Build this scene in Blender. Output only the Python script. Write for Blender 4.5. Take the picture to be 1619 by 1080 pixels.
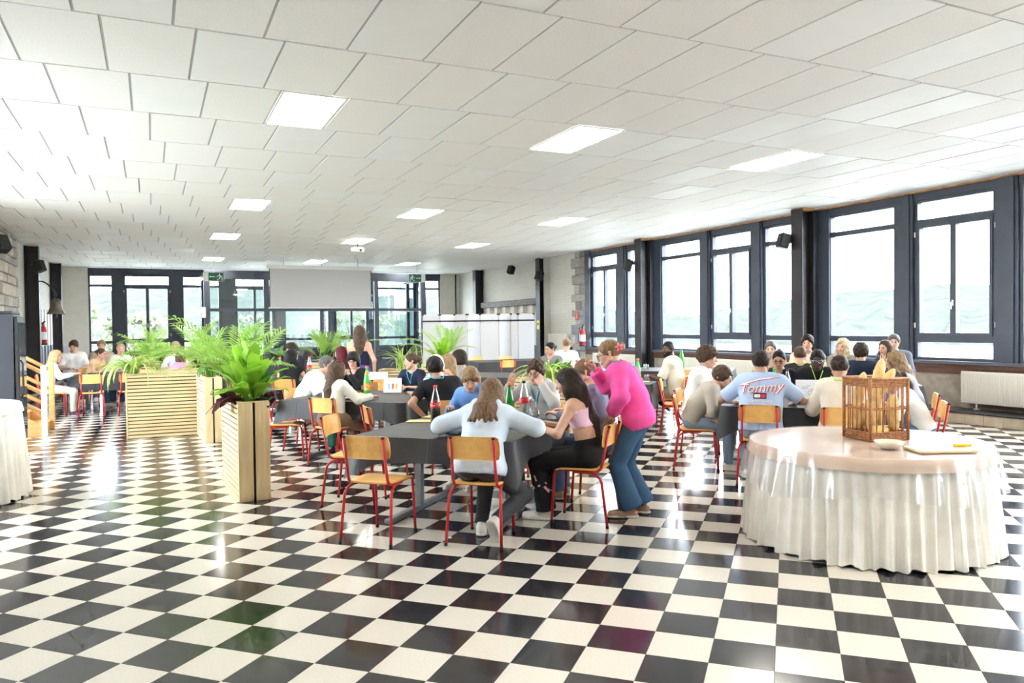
import bpy, bmesh, math, random
import numpy as np
from mathutils import Matrix, Vector

random.seed(7)
rng = np.random.default_rng(7)
scene = bpy.context.scene
for o in list(bpy.data.objects):
    bpy.data.objects.remove(o)

# ---------------------------------------------------------------- camera
EYE = 1.6183
F_PX = 1215.44
YAW, PITCH, ROLL = math.radians(25.188), math.radians(-1.1195), math.radians(-0.67935)
fwd = Vector((math.sin(YAW) * math.cos(PITCH), math.cos(YAW) * math.cos(PITCH), math.sin(PITCH)))
rgt = Vector((math.cos(YAW), -math.sin(YAW), 0))
upv = rgt.cross(fwd)
rgt2 = rgt * math.cos(ROLL) + upv * math.sin(ROLL)
upv2 = -rgt * math.sin(ROLL) + upv * math.cos(ROLL)
cam_data = bpy.data.cameras.new('camera')
cam = bpy.data.objects.new('camera', cam_data)
scene.collection.objects.link(cam)
cam_data.sensor_fit = 'HORIZONTAL'
cam_data.sensor_width = 36.0
cam_data.lens = F_PX * 36.0 / 1619.0
cam_data.clip_end = 2000
m = Matrix(((rgt2.x, upv2.x, -fwd.x, 0), (rgt2.y, upv2.y, -fwd.y, 0), (rgt2.z, upv2.z, -fwd.z, EYE), (0, 0, 0, 1)))
cam.matrix_world = m
scene.camera = cam

def project(x, y, z):
    d = Vector((x, y, z - EYE)); t = d.dot(fwd)
    if t < 0.3: return None
    return (809.5 + F_PX * d.dot(rgt2) / t, 540 - F_PX * d.dot(upv2) / t, t)

# ---------------------------------------------------------------- sky, exposure
world = bpy.data.worlds.new('sky'); scene.world = world
world.use_nodes = True
bg = world.node_tree.nodes['Background']
bg.inputs[0].default_value = (0.82, 0.91, 1.0, 1)
bg.inputs[1].default_value = 7.5
scene.view_settings.view_transform = 'Standard'
scene.view_settings.look = 'None'
scene.view_settings.gamma = 1.0
scene.view_settings.use_curve_mapping = False
scene.view_settings.exposure = 1.9
cy = scene.cycles
cy.use_denoising = True
cy.max_bounces = 6
cy.diffuse_bounces = 4
cy.glossy_bounces = 3
cy.use_adaptive_sampling = True
cy.adaptive_threshold = 0.08
cy.adaptive_min_samples = 12
cy.transmission_bounces = 6
cy.transparent_max_bounces = 16
cy.sample_clamp_indirect = 8.0
cy.caustics_reflective = False
cy.caustics_refractive = False

# room (metres): x across, y towards the far wall, camera above the origin
XL, XR, YB, YN, ZC = -2.98, 12.2, 31.3, -7.0, 3.918

def portal(name, loc, rot, sx, sy):                      # daylight portals in the window openings
    l = bpy.data.lights.new(name, 'AREA'); l.shape = 'RECTANGLE'; l.size = sx; l.size_y = sy
    l.cycles.is_portal = True
    o = bpy.data.objects.new(name, l); scene.collection.objects.link(o)
    o.location = loc; o.rotation_euler = rot
    return o
portal('daylight_right', (XR + 0.45, 7.2, 2.35), (0, math.radians(90), 0), 2.9, 27.0)
portal('daylight_back', (4.7, YB + 0.45, 2.3), (math.radians(-90), 0, 0), 13.6, 2.9)
portal('daylight_left', (XL - 0.45, 11.6, 2.2), (0, math.radians(-90), 0), 3.1, 9.0)

C = scene.collection
# ---------------------------------------------------------------- materials
MATS = {}
def mat(name, col, rough=0.6, metal=0.0, spec=0.5, noise=None, bump=None, trans=0.0, ior=1.45, emit=None, coat=0.0, sub=0.0):
    """noise=(scale, amount) varies the colour, bump=(scale, strength[, stretch]) adds fine relief"""
    if name in MATS: return MATS[name]
    mt = bpy.data.materials.new(name); mt.use_nodes = True
    nt = mt.node_tree; b = nt.nodes['Principled BSDF']
    c4 = (*col, 1)
    b.inputs['Base Color'].default_value = c4
    b.inputs['Roughness'].default_value = rough
    b.inputs['Metallic'].default_value = metal
    b.inputs['Specular IOR Level'].default_value = spec
    b.inputs['Transmission Weight'].default_value = trans
    b.inputs['IOR'].default_value = ior
    b.inputs['Coat Weight'].default_value = coat
    if sub:
        b.inputs['Subsurface Weight'].default_value = sub
        b.inputs['Subsurface Radius'].default_value = (0.02, 0.008, 0.005)
    if emit:
        b.inputs['Emission Color'].default_value = (*emit[0], 1)
        b.inputs['Emission Strength'].default_value = emit[1]
    tc = None
    def coords(stretch):
        tcn = nt.nodes.new('ShaderNodeTexCoord'); mp = nt.nodes.new('ShaderNodeMapping')
        mp.inputs['Scale'].default_value = stretch
        nt.links.new(tcn.outputs['Object'], mp.inputs['Vector'])
        return mp.outputs['Vector']
    if noise:
        n = nt.nodes.new('ShaderNodeTexNoise'); n.inputs['Scale'].default_value = noise[0]; n.inputs['Detail'].default_value = 4
        nt.links.new(coords(noise[2] if len(noise) > 2 else (1, 1, 1)), n.inputs['Vector'])
        r = nt.nodes.new('ShaderNodeValToRGB'); a = noise[1]
        r.color_ramp.elements[0].position = 0.3; r.color_ramp.elements[1].position = 0.7
        r.color_ramp.elements[0].color = (*[max(0, c * (1 - a)) for c in col], 1)
        r.color_ramp.elements[1].color = (*[min(1, c * (1 + a)) for c in col], 1)
        nt.links.new(n.outputs['Fac'], r.inputs['Fac']); nt.links.new(r.outputs['Color'], b.inputs['Base Color'])
    if bump:
        n2 = nt.nodes.new('ShaderNodeTexNoise'); n2.inputs['Scale'].default_value = bump[0]; n2.inputs['Detail'].default_value = 3
        nt.links.new(coords(bump[2] if len(bump) > 2 else (1, 1, 1)), n2.inputs['Vector'])
        bp = nt.nodes.new('ShaderNodeBump'); bp.inputs['Strength'].default_value = bump[1]; bp.inputs['Distance'].default_value = 0.01
        nt.links.new(n2.outputs['Fac'], bp.inputs['Height']); nt.links.new(bp.outputs['Normal'], b.inputs['Normal'])
    MATS[name] = mt
    return mt

def glass_pane(name, tint=(1, 1, 1), refl=0.03):
    """thin clear glass: lets light through, mirrors a little"""
    if name in MATS: return MATS[name]
    mt = bpy.data.materials.new(name); mt.use_nodes = True
    nt = mt.node_tree; nt.nodes.remove(nt.nodes['Principled BSDF'])
    out = nt.nodes['Material Output']
    t = nt.nodes.new('ShaderNodeBsdfTransparent'); t.inputs[0].default_value = (*tint, 1)
    g = nt.nodes.new('ShaderNodeBsdfGlossy'); g.inputs['Roughness'].default_value = 0.02
    lw = nt.nodes.new('ShaderNodeLayerWeight'); lw.inputs['Blend'].default_value = 0.5
    pw = nt.nodes.new('ShaderNodeMath'); pw.operation = 'POWER'; pw.inputs[1].default_value = 4.0
    ma = nt.nodes.new('ShaderNodeMath'); ma.operation = 'MULTIPLY_ADD'; ma.inputs[1].default_value = 0.5; ma.inputs[2].default_value = refl
    mx = nt.nodes.new('ShaderNodeMixShader')
    nt.links.new(lw.outputs['Facing'], pw.inputs[0]); nt.links.new(pw.outputs[0], ma.inputs[0])
    nt.links.new(ma.outputs[0], mx.inputs[0]); nt.links.new(t.outputs[0], mx.inputs[1]); nt.links.new(g.outputs[0], mx.inputs[2])
    nt.links.new(mx.outputs[0], out.inputs[0])
    MATS[name] = mt
    return mt

def wood(name, col, col2, scale=3.0, axis=(1, 1, 12), rough=0.55):
    if name in MATS: return MATS[name]
    mt = mat(name, col, rough)
    nt = mt.node_tree; b = nt.nodes['Principled BSDF']
    tcn = nt.nodes.new('ShaderNodeTexCoord'); oi = nt.nodes.new('ShaderNodeObjectInfo')
    ad = nt.nodes.new('ShaderNodeVectorMath'); ad.operation = 'ADD'
    mp = nt.nodes.new('ShaderNodeMapping'); mp.inputs['Scale'].default_value = axis
    cmb = nt.nodes.new('ShaderNodeVectorMath'); cmb.operation = 'SCALE'; cmb.inputs[0].default_value = (7, 5, 9)
    nt.links.new(oi.outputs['Random'], cmb.inputs['Scale'])
    nt.links.new(tcn.outputs['Object'], ad.inputs[0]); nt.links.new(cmb.outputs[0], ad.inputs[1])
    nt.links.new(ad.outputs[0], mp.inputs['Vector'])
    n = nt.nodes.new('ShaderNodeTexNoise'); n.inputs['Scale'].default_value = scale; n.inputs['Detail'].default_value = 6; n.inputs['Distortion'].default_value = 0.6
    nt.links.new(mp.outputs[0], n.inputs['Vector'])
    r = nt.nodes.new('ShaderNodeValToRGB'); r.color_ramp.elements[0].position = 0.33; r.color_ramp.elements[1].position = 0.66
    r.color_ramp.elements[0].color = (*col2, 1); r.color_ramp.elements[1].color = (*col, 1)
    nt.links.new(n.outputs['Fac'], r.inputs['Fac']); nt.links.new(r.outputs[0], b.inputs['Base Color'])
    return mt

# ---------------------------------------------------------------- mesh helpers
class MB:
    """collects shapes for ONE mesh object"""
    def __init__(s): s.v = []; s.f = []; s.m = []; s.cur = 0; s.sm = []; s.smooth = False
    def slot(s, i): s.cur = i; return s
    def add(s, vs, fs, smooth=None):
        n = len(s.v); s.v += [tuple(map(float, q)) for q in vs]; s.f += [tuple(n + i for i in q) for q in fs]
        s.m += [s.cur] * len(fs); s.sm += [s.smooth if smooth is None else smooth] * len(fs)
        return s
    def box(s, c, d, rz=0.0, M=None, bevel=0.0):
        hx, hy, hz = d[0] / 2, d[1] / 2, d[2] / 2
        if bevel:
            b = min(bevel, hx * .9, hy * .9, hz * .9)
            vs = []
            for z, k in ((-hz, b), (-hz + b, 0), (hz - b, 0), (hz, b)):
                for x, y in ((-hx + k, -hy + b), (-hx + b, -hy + k), (hx - b, -hy + k), (hx - k, -hy + b), (hx - k, hy - b), (hx - b, hy - k), (-hx + b, hy - k), (-hx + k, hy - b)):
                    vs.append((x, y, z))
            fs = [tuple(range(7, -1, -1)), tuple(range(24, 32))]
            for r in range(3):
                for i in range(8):
                    j = (i + 1) % 8; fs.append((r * 8 + i, r * 8 + j, r * 8 + 8 + j, r * 8 + 8 + i))
        else:
            vs = [(x, y, z) for z in (-hz, hz) for x, y in ((-hx, -hy), (hx, -hy), (hx, hy), (-hx, hy))]
            fs = [(3, 2, 1, 0), (4, 5, 6, 7), (0, 1, 5, 4), (1, 2, 6, 5), (2, 3, 7, 6), (3, 0, 4, 7)]
        R = M if M is not None else Matrix.Rotation(rz, 3, 'Z')
        return s.add([R @ Vector(q) + Vector(c) for q in vs], fs, False)
    def tube(s, pts, r, n=8, caps=True):
        pts = [Vector(q) for q in pts]; k = len(pts)
        rs = r if isinstance(r, (list, tuple)) else [r] * k
        vs = []; prev = None
        for i in range(k):
            d = (pts[min(i + 1, k - 1)] - pts[max(i - 1, 0)]).normalized()
            if prev is None:
                a = Vector((0, 0, 1)) if abs(d.z) < .9 else Vector((1, 0, 0))
                u = d.cross(a).normalized()
            else:
                u = (prev - d * prev.dot(d)).normalized()
            prev = u; w = d.cross(u)
            for j in range(n):
                t = 2 * math.pi * j / n; vs.append(pts[i] + (u * math.cos(t) + w * math.sin(t)) * rs[i])
        fs = [(i * n + j, i * n + (j + 1) % n, (i + 1) * n + (j + 1) % n, (i + 1) * n + j) for i in range(k - 1) for j in range(n)]
        if caps: fs += [tuple(range(n - 1, -1, -1)), tuple((k - 1) * n + j for j in range(n))]
        return s.add(vs, fs, True)
    def lathe(s, prof, n=20, c=(0, 0, 0), capb=True, capt=True):
        vs = []; k = len(prof)
        for r, z in prof:
            for j in range(n):
                t = 2 * math.pi * j / n; vs.append((c[0] + r * math.cos(t), c[1] + r * math.sin(t), c[2] + z))
        fs = [(i * n + j, i * n + (j + 1) % n, (i + 1) * n + (j + 1) % n, (i + 1) * n + j) for i in range(k - 1) for j in range(n)]
        if capb and prof[0][0] > 1e-4: fs.append(tuple(range(n - 1, -1, -1)))
        if capt and prof[-1][0] > 1e-4: fs.append(tuple((k - 1) * n + j for j in range(n)))
        return s.add(vs, fs, True)
    def prism(s, poly, z0, z1, M=None):
        n = len(poly); vs = [(x, y, z0) for x, y in poly] + [(x, y, z1) for x, y in poly]
        if M is not None: vs = [M @ Vector(q) for q in vs]
        fs = [tuple(range(n - 1, -1, -1)), tuple(range(n, 2 * n))] + [(i, (i + 1) % n, n + (i + 1) % n, n + i) for i in range(n)]
        return s.add(vs, fs, False)
    def mesh(s, name, mats):
        me = bpy.data.meshes.new(name); me.from_pydata(s.v, [], s.f)
        for q in (mats if isinstance(mats, (list, tuple)) else [mats]): me.materials.append(q)
        me.polygons.foreach_set('material_index', s.m); me.polygons.foreach_set('use_smooth', s.sm)
        me.update(); return me
    def build(s, name, mats, parent=None, loc=None, rz=0.0):
        return place(name, s.mesh(name, mats), parent, loc, rz)

def place(name, me, parent=None, loc=None, rz=0.0):
    o = bpy.data.objects.new(name, me); C.objects.link(o)
    if parent is not None: o.parent = parent
    if loc is not None: o.location = loc
    if rz: o.rotation_euler = (0, 0, rz)
    return o
def tag(o, label=None, cat=None, group=None, kind=None):
    if label: o['label'] = label
    if cat: o['category'] = cat
    if group: o['group'] = group
    if kind: o['kind'] = kind
    return o
def thing(name, loc, rz=0.0, label=None, cat=None, group=None):
    o = bpy.data.objects.new(name, None); C.objects.link(o); o.empty_display_size = 0.1
    o.location = loc; o.rotation_euler = (0, 0, rz)
    return tag(o, label, cat, group)
def copy_tree(o, parent=None):
    c = o.copy(); C.objects.link(c); c.parent = parent
    for ch in o.children: copy_tree(ch, c)
    return c
S2 = math.sqrt(0.5)
def W(p, q, z=0.0):                                       # furniture stands along the diagonal floor tiling
    return ((p + q) * S2, (q - p) * S2, z)
def RZ(h): return math.radians(h - 45.0)                  # heading: 0 looks along +q, 90 along -p

def text_mesh(s, size, shear=0.0, extr=0.0):
    cu = bpy.data.curves.new('lettering', 'FONT'); cu.body = s; cu.size = size; cu.shear = shear; cu.extrude = extr
    cu.align_x = 'CENTER'; cu.align_y = 'CENTER'; cu.resolution_u = 3
    o = bpy.data.objects.new('lettering', cu); C.objects.link(o)
    bpy.context.view_layer.update()
    me = o.to_mesh(); vs = [tuple(v.co) for v in me.vertices]; fs = [tuple(p.vertices) for p in me.polygons]
    o.to_mesh_clear(); bpy.data.objects.remove(o); bpy.data.curves.remove(cu)
    return vs, fs

# ================================================================ THE SETTING
M_black = mat('floor tile black', (0.023, 0.022, 0.026), 0.13, noise=(9, 0.35), spec=0.5, bump=(26, 0.012))
M_white = mat('floor tile cream', (0.67, 0.625, 0.545), 0.15, noise=(60, 0.035), spec=0.5, bump=(26, 0.010))
M_grout = mat('floor grout', (0.16, 0.15, 0.14), 0.7, noise=(30, 0.2))
M_frame = mat('dark blue grey window paint', (0.062, 0.073, 0.100), 0.38, noise=(3, 0.12))
M_steel = mat('black brown steel', (0.030, 0.027, 0.030), 0.42, noise=(2, 0.25))
M_glass = glass_pane('window glass')
M_plaster = mat('cream plaster', (0.74, 0.70, 0.62), 0.85, noise=(4, 0.04), bump=(40, 0.1))
M_wood_band = wood('red brown sill wood', (0.17, 0.075, 0.05), (0.10, 0.045, 0.032), 3, (1, 12, 12))
M_concrete = mat('rough concrete', (0.40, 0.355, 0.30), 0.85, noise=(5, 0.25), bump=(18, 0.5))
M_ledge = mat('black ledge slab', (0.03, 0.03, 0.033), 0.3, noise=(20, 0.4))
M_riser = mat('cream riser tile', (0.66, 0.56, 0.42), 0.5, noise=(8, 0.1))
M_rad = mat('cream radiator enamel', (0.80, 0.77, 0.69), 0.35)
M_chrome = mat('bright metal', (0.75, 0.75, 0.76), 0.25, metal=1.0)
M_whitepl = mat('white plastic', (0.82, 0.82, 0.82), 0.4)
M_blackpl = mat('black plastic', (0.018, 0.018, 0.02), 0.45)
M_grid = mat('ceiling grid metal', (0.50, 0.50, 0.51), 0.5)
M_ceil = mat('speckled ceiling tile', (0.92, 0.91, 0.90), 0.62, noise=(55, 0.035), bump=(90, 0.18), spec=0.35)
M_ceil2 = mat('smooth ceiling tile', (0.92, 0.925, 0.93), 0.5, noise=(2, 0.015), spec=0.4)
M_lamp = mat('lit ceiling panel', (0.9, 0.88, 0.8), 0.5, emit=((1.0, 0.95, 0.85), 9.0))

def brick_mat(name, col, mortar, w=0.21, h=0.07, axis='x'):
    mt = mat(name, col, 0.75); nt = mt.node_tree; b = nt.nodes['Principled BSDF']
    tcn = nt.nodes.new('ShaderNodeTexCoord'); mp = nt.nodes.new('ShaderNodeMapping')
    mp.inputs['Rotation'].default_value = (math.pi / 2, 0, 0) if axis == 'x' else (math.pi / 2, 0, math.pi / 2)
    sep = nt.nodes.new('ShaderNodeSeparateXYZ'); cmb = nt.nodes.new('ShaderNodeCombineXYZ')
    nt.links.new(tcn.outputs['Object'], sep.inputs[0])
    nt.links.new(sep.outputs['X' if axis == 'x' else 'Y'], cmb.inputs['X']); nt.links.new(sep.outputs['Z'], cmb.inputs['Y'])
    br = nt.nodes.new('ShaderNodeTexBrick'); br.inputs['Scale'].default_value = 1.0
    br.inputs['Brick Width'].default_value = w; br.inputs['Row Height'].default_value = h; br.inputs['Mortar Size'].default_value = 0.008
    br.inputs['Color1'].default_value = (*col, 1); br.inputs['Color2'].default_value = (*[c * 0.95 for c in col], 1); br.inputs['Mortar'].default_value = (*mortar, 1)
    nt.links.new(cmb.outputs[0], br.inputs['Vector']); nt.links.new(br.outputs['Color'], b.inputs['Base Color'])
    bp = nt.nodes.new('ShaderNodeBump'); bp.inputs['Strength'].default_value = 0.6; bp.inputs['Distance'].default_value = 0.01; bp.invert = True
    nt.links.new(br.outputs['Fac'], bp.inputs['Height']); nt.links.new(bp.outputs[0], b.inputs['Normal'])
    return mt
M_brick = brick_mat('white painted brick', (0.78, 0.76, 0.70), (0.62, 0.60, 0.55), axis='y')

def struct(o): o['kind'] = 'structure'; return o

# ---- floor: slab with every tile of the diagonal chequerboard on it
MB().box(((XL + XR) / 2, (YN + YB) / 2, -0.11), (XR - XL + 0.6, YB - YN + 0.6, 0.2)).build('floor', M_grout)
floor = struct(bpy.data.objects['floor'])
TS = 0.3
def tile_mesh(name, mtl):
    b = MB(); a = TS / 2 - 0.0008; c = a - 0.0012
    vs = [(-a, -a, -.0095), (a, -a, -.0095), (a, a, -.0095), (-a, a, -.0095), (-a, -a, -.0012), (a, -a, -.0012), (a, a, -.0012), (-a, a, -.0012), (-c, -c, 0), (c, -c, 0), (c, c, 0), (-c, c, 0)]
    fs = [(8, 9, 10, 11)] + [(r + i, r + (i + 1) % 4, r + 4 + (i + 1) % 4, r + 4 + i) for r in (0, 4) for i in range(4)]
    b.add(vs, fs); return b.mesh(name, mtl)
tm = [tile_mesh('floor_tile', M_black), tile_mesh('floor_tile', M_white)]
cells = []
for j in range(-110, 60):
    for i in range(-40, 160):
        p = (j + 0.5 - 1.2327) * TS; q = (i + 0.5 + 12.4756) * TS
        x, y, _ = W(p, q)
        if XL - 0.2 < x < XR + 0.2 and YN - 0.2 < y < YB + 0.2:
            pr = project(x, y, 0); area = 0
            if pr and -20 < pr[0] < 1640 and -20 < pr[1] < 1100: area = 1.0 / pr[2] ** 3
            cells.append((area, x, y, (i + j) % 2))
cells.sort(key=lambda c: -c[0])
rest = MB()
for n, (area, x, y, w) in enumerate(cells):
    if n < 300 and area > 0:
        o = place('floor_tile', tm[w], floor, (x, y, rng.uniform(-.0003, 0)))
        o.rotation_euler = (rng.normal(0, .0006), rng.normal(0, .0006), math.radians(-45))
    else:
        a = (TS / 2 - 0.0008) * math.sqrt(2)
        rest.slot(w).add([(x - a, y, 0), (x, y - a, 0), (x + a, y, 0), (x, y + a, 0)], [(0, 1, 2, 3)], False)
o = rest.build('floor_tiling', [M_black, M_white], floor); o['kind'] = 'stuff'

# ---- ceiling: grid with lay-in tiles, each row pushed on by a quarter tile
MB().box(((XL + XR) / 2, (YN + YB) / 2, ZC + 0.062), (XR - XL + 1.2, YB - YN + 1.2, 0.1)).build('ceiling', M_grid)
ceiling = struct(bpy.data.objects['ceiling'])
CW, CL, CSH = 0.6575, 1.3145, 0.1672
cm = []
for mt_ in (M_ceil, M_ceil2):
    b = MB(); b.box((0, 0, 0.006), (CW - 0.022, CL - 0.022, 0.012)); cm.append(b.mesh('ceiling_tile', mt_))
lamp_rows = {0: (0, 5, 10), 5: (0, 5, 10), 9: (0, 5, 10), 14: (0, 5, 10), -5: (0, 5, 10)}
ctiles = []; lamps = []
for r in range(-13, 18):
    y = 8.34 + r * CL
    off = 1.19 + (r * CSH) % CW
    for n in range(-8, 19):
        x0 = off + n * CW; x = x0 + CW / 2
        x1 = max(x0, XL); x2 = min(x0 + CW, XR)
        if x2 - x1 < 0.05 or y - CL / 2 > YB or y + CL / 2 < YN: continue
        key = n + (1 if r < 0 else 0)
        if r in lamp_rows and n in lamp_rows[r] and x2 - x1 > CW * .9:
            lamps.append((x, y, r, n)); continue
        pr = project(x, y, ZC); area = 0
        if pr and -60 < pr[0] < 1680 and -60 < pr[1] < 1100: area = 1.0 / pr[2] ** 3
        ctiles.append((area, x, y, (x1, x2)))
ctiles.sort(key=lambda c: -c[0])
rest = MB(); nt_ = 0
for area, x, y, (x1, x2) in ctiles:
    sm_ = 0 if rng.random() < 0.72 else 1
    if nt_ < 300 and area > 0 and x2 - x1 > CW * 0.98:
        o = place('ceiling_tile', cm[sm_], ceiling, (x, y, ZC + rng.uniform(0, .003)))
        o.rotation_euler = (rng.normal(0, .0022), rng.normal(0, .0045), 0); nt_ += 1
    else:
        rest.slot(sm_).box(((x1 + x2) / 2, y, ZC + .006), (x2 - x1 - 0.02, CL - 0.022, 0.012), M=Matrix.Rotation(rng.normal(0, .004), 3, 'Y') @ Matrix.Rotation(rng.normal(0, .003), 3, 'X'))
o = rest.build('ceiling_tiling', [M_ceil, M_ceil2], ceiling); o['kind'] = 'stuff'
row_word = {0: 'nearest row', 5: 'second row', 9: 'third row', 14: 'farthest row', -5: 'row behind the viewer'}
lamp_me = MB().box((0, 0, 0.004), (CW - 0.06, CL - 0.06, 0.008)).mesh('diffuser', M_lamp)
b = MB()
for sx in (-1, 1):
    b.box((sx * (CW / 2 - 0.022), 0, 0.002), (0.022, CL - 0.022, 0.012)); b.box((0, sx * (CL / 2 - 0.022), 0.002), (CW - 0.066, 0.022, 0.012))
lampf_me = b.mesh('lamp_frame', M_whitepl)
for x, y, r, n in lamps:
    col_word = {0: 'left', 5: 'middle', 10: 'right', -5: 'far left'}[n]
    t = thing('ceiling_light', (x, y, ZC), 0, 'glowing warm white ceiling panel, %s one of the %s' % (col_word, row_word[r]), 'ceiling light', 'ceiling lights')
    place('diffuser', lamp_me, t); place('lamp_frame', lampf_me, t)

# ---- window walls
def wbox(b, side, u0, u1, d0, d1, z0, z1, bevel=0.0):
    """u along the wall, d into the room from the wall's inner face"""
    if side == 'right': c, s = (XR - (d0 + d1) / 2, (u0 + u1) / 2), (abs(d1 - d0), abs(u1 - u0))
    elif side == 'left': c, s = (XL + (d0 + d1) / 2, (u0 + u1) / 2), (abs(d1 - d0), abs(u1 - u0))
    else: c, s = ((u0 + u1) / 2, YB - (d0 + d1) / 2), (abs(u1 - u0), abs(d1 - d0))
    b.box((c[0], c[1], (z0 + z1) / 2), (s[0], s[1], abs(z1 - z0)), bevel=bevel); return b
n_win = [0]; n_trim = [0]
def trim(side, u0, u1, d0, d1, z0, z1, mt_=None):
    n_trim[0] += 1
    return struct(wbox(MB(), side, u0, u1, d0, d1, z0, z1).build('trim_%d' % n_trim[0], mt_ or M_frame))
def window(side, u0, u1, z0, z1, casement=False, t1=None, t2=None):
    """dark frame with a top light, a main light (or two casements) and a low light"""
    n_win[0] += 1
    t1 = t1 or z1 - 0.39; t2 = t2 or z0 + 0.36
    fw = 0.065; d0, d1 = -0.16, -0.05
    b = MB()
    wbox(b, side, u0, u0 + fw, d0, d1, z0, z1); wbox(b, side, u1 - fw, u1, d0, d1, z0, z1)
    for za, zb in ((z0, z0 + .05), (t2 - .05, t2 + .05), (t1 - .045, t1 + .045), (z1 - .05, z1)):
        wbox(b, side, u0 + fw, u1 - fw, d0, d1, za, zb)
    w = struct(b.build('window_%d' % n_win[0], M_frame))
    def pane(ua, ub, za, zb): wbox(MB(), side, ua, ub, -.108, -.102, za, zb).build('pane', M_glass, w)
    pane(u0 + fw, u1 - fw, z0 + .05, t2 - .05); pane(u0 + fw, u1 - fw, t1 + .045, z1 - .05)
    if not casement:
        pane(u0 + fw, u1 - fw, t2 + .05, t1 - .045)
    else:
        um = (u0 + u1) / 2
        for ua, ub in ((u0 + fw, um), (um, u1 - fw)):
            sb = MB(); s_ = 0.05
            wbox(sb, side, ua, ua + s_, -.14, -.03, t2 + .05, t1 - .045); wbox(sb, side, ub - s_, ub, -.14, -.03, t2 + .05, t1 - .045)
            wbox(sb, side, ua + s_, ub - s_, -.14, -.03, t2 + .05, t2 + .11); wbox(sb, side, ua + s_, ub - s_, -.14, -.03, t1 - .105, t1 - .045)
            sash = sb.build('sash', M_frame, w)
            pane(ua + s_, ub - s_, t2 + .11, t1 - .105)
        hb = MB(); zc_ = t2 + 0.62
        wbox(hb, side, um - .013, um + .013, -.03, -.015, zc_ - .05, zc_ + .05); wbox(hb, side, um - .009, um + .009, -.02, .02, zc_ - .012, zc_ + .012); wbox(hb, side, um - .01, um + .01, .01, .024, zc_ - .11, zc_ + .012, .004)
        hb.build('window_handle', M_whitepl, w)
        for uu in (u0 + .02, u1 - .02):
            for zz in (t2 + .2, t1 - .25):
                wbox(MB(), side, uu - .012, uu + .012, -.05, -.03, zz, zz + .09, .004).build('hinge', M_whitepl, w)
    return w
def bay(side, items, z0, z1):
    for kind, u0, u1 in items:
        if kind == 'm':                                   # broad dark mullion with a pressed groove
            n_trim[0] += 1
            b = MB(); wbox(b, side, u0, u1, -.2, .0, z0, z1 + .12); wbox(b, side, u0 + .05, u1 - .05, 0, .03, z0, z1 + .12)
            struct(b.build('trim_%d' % n_trim[0], M_frame))
        else: window(side, u0, u1, z0, z1, kind == 'c')

Z0, Z1 = 0.95, 3.745
for k in (-1, 0):                                          # bays beside and behind the viewer, then the ones in view
    s = 5.7 * k
    bay('right', [('f', 6.2 + s, 7.47 + s), ('m', 7.47 + s, 7.82 + s), ('c', 7.82 + s, 9.29 + s), ('m', 9.29 + s, 9.64 + s), ('f', 9.64 + s, 11.2 + s)], Z0, Z1)
bay('right', [('f', -5.4, -3.6), ('m', -3.6, -3.3), ('c', -3.3, -1.7), ('m', -1.7, -1.4), ('f', -1.4, .3)], Z0, Z1)
bay('right', [('f', 11.9, 12.98), ('m', 12.98, 13.32), ('c', 13.32, 14.73), ('m', 14.73, 15.1), ('f', 15.1, 16.75)], Z0, Z1)
bay('right', [('f', 17.5, 18.36), ('m', 18.36, 18.8), ('c', 18.8, 20.25)], Z0, Z1)
for u in (5.85, 11.55, 17.12, 0.35): trim('right', u - .4, u + .4, -.2, -.02, Z0, 3.9)
trim('right', 20.25, 20.5, -.2, .06, Z0, 3.9)
trim('right', YN, 20.5, -.2, -.03, Z1, 3.9)
trim('right', YN, 20.5, -.03, .0, ZC - .045, ZC - .012, mat('orange primer edge', (0.55, 0.27, 0.10), 0.7, noise=(6, .3)))
trim('right', YN, 20.5, -.24, .09, Z0 - .05, Z0, mat('painted window sill', (0.11, 0.12, 0.15), 0.3))   # sill
b = MB(); wbox(b, 'right', YN, 20.5, -.2, .05, .83, Z0 - .05); wbox(b, 'right', YN, 20.5, -.2, .035, .74, .825)
n_trim[0] += 1; struct(b.build('trim_%d' % n_trim[0], M_wood_band))
wr = struct(wbox(MB(), 'right', YN, 20.5, -.3, 0, -0.01, .74).build('wall_right', M_concrete))
b = MB(); wbox(b, 'right', YN, 20.5, 0.01, .655, 0.165, .185, .004)
led = struct(b.build('trim_ledge', M_ledge))
b = MB(); wbox(b, 'right', YN, 20.5, 0.01, .615, -0.005, .165); b.build('ledge_core', M_concrete, led)
rt = wbox(MB(), 'right', 0, 0.296, .615, .63, 0.0, .165, .003).mesh('riser_tile', M_riser)
for k in range(50):
    place('riser_tile', rt, led, (0, 5.5 + k * 0.3, 0))
wbox(MB(), 'right', YN, 5.48, .615, .63, 0.0, .165).build('riser_tiling', M_riser, led)
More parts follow.
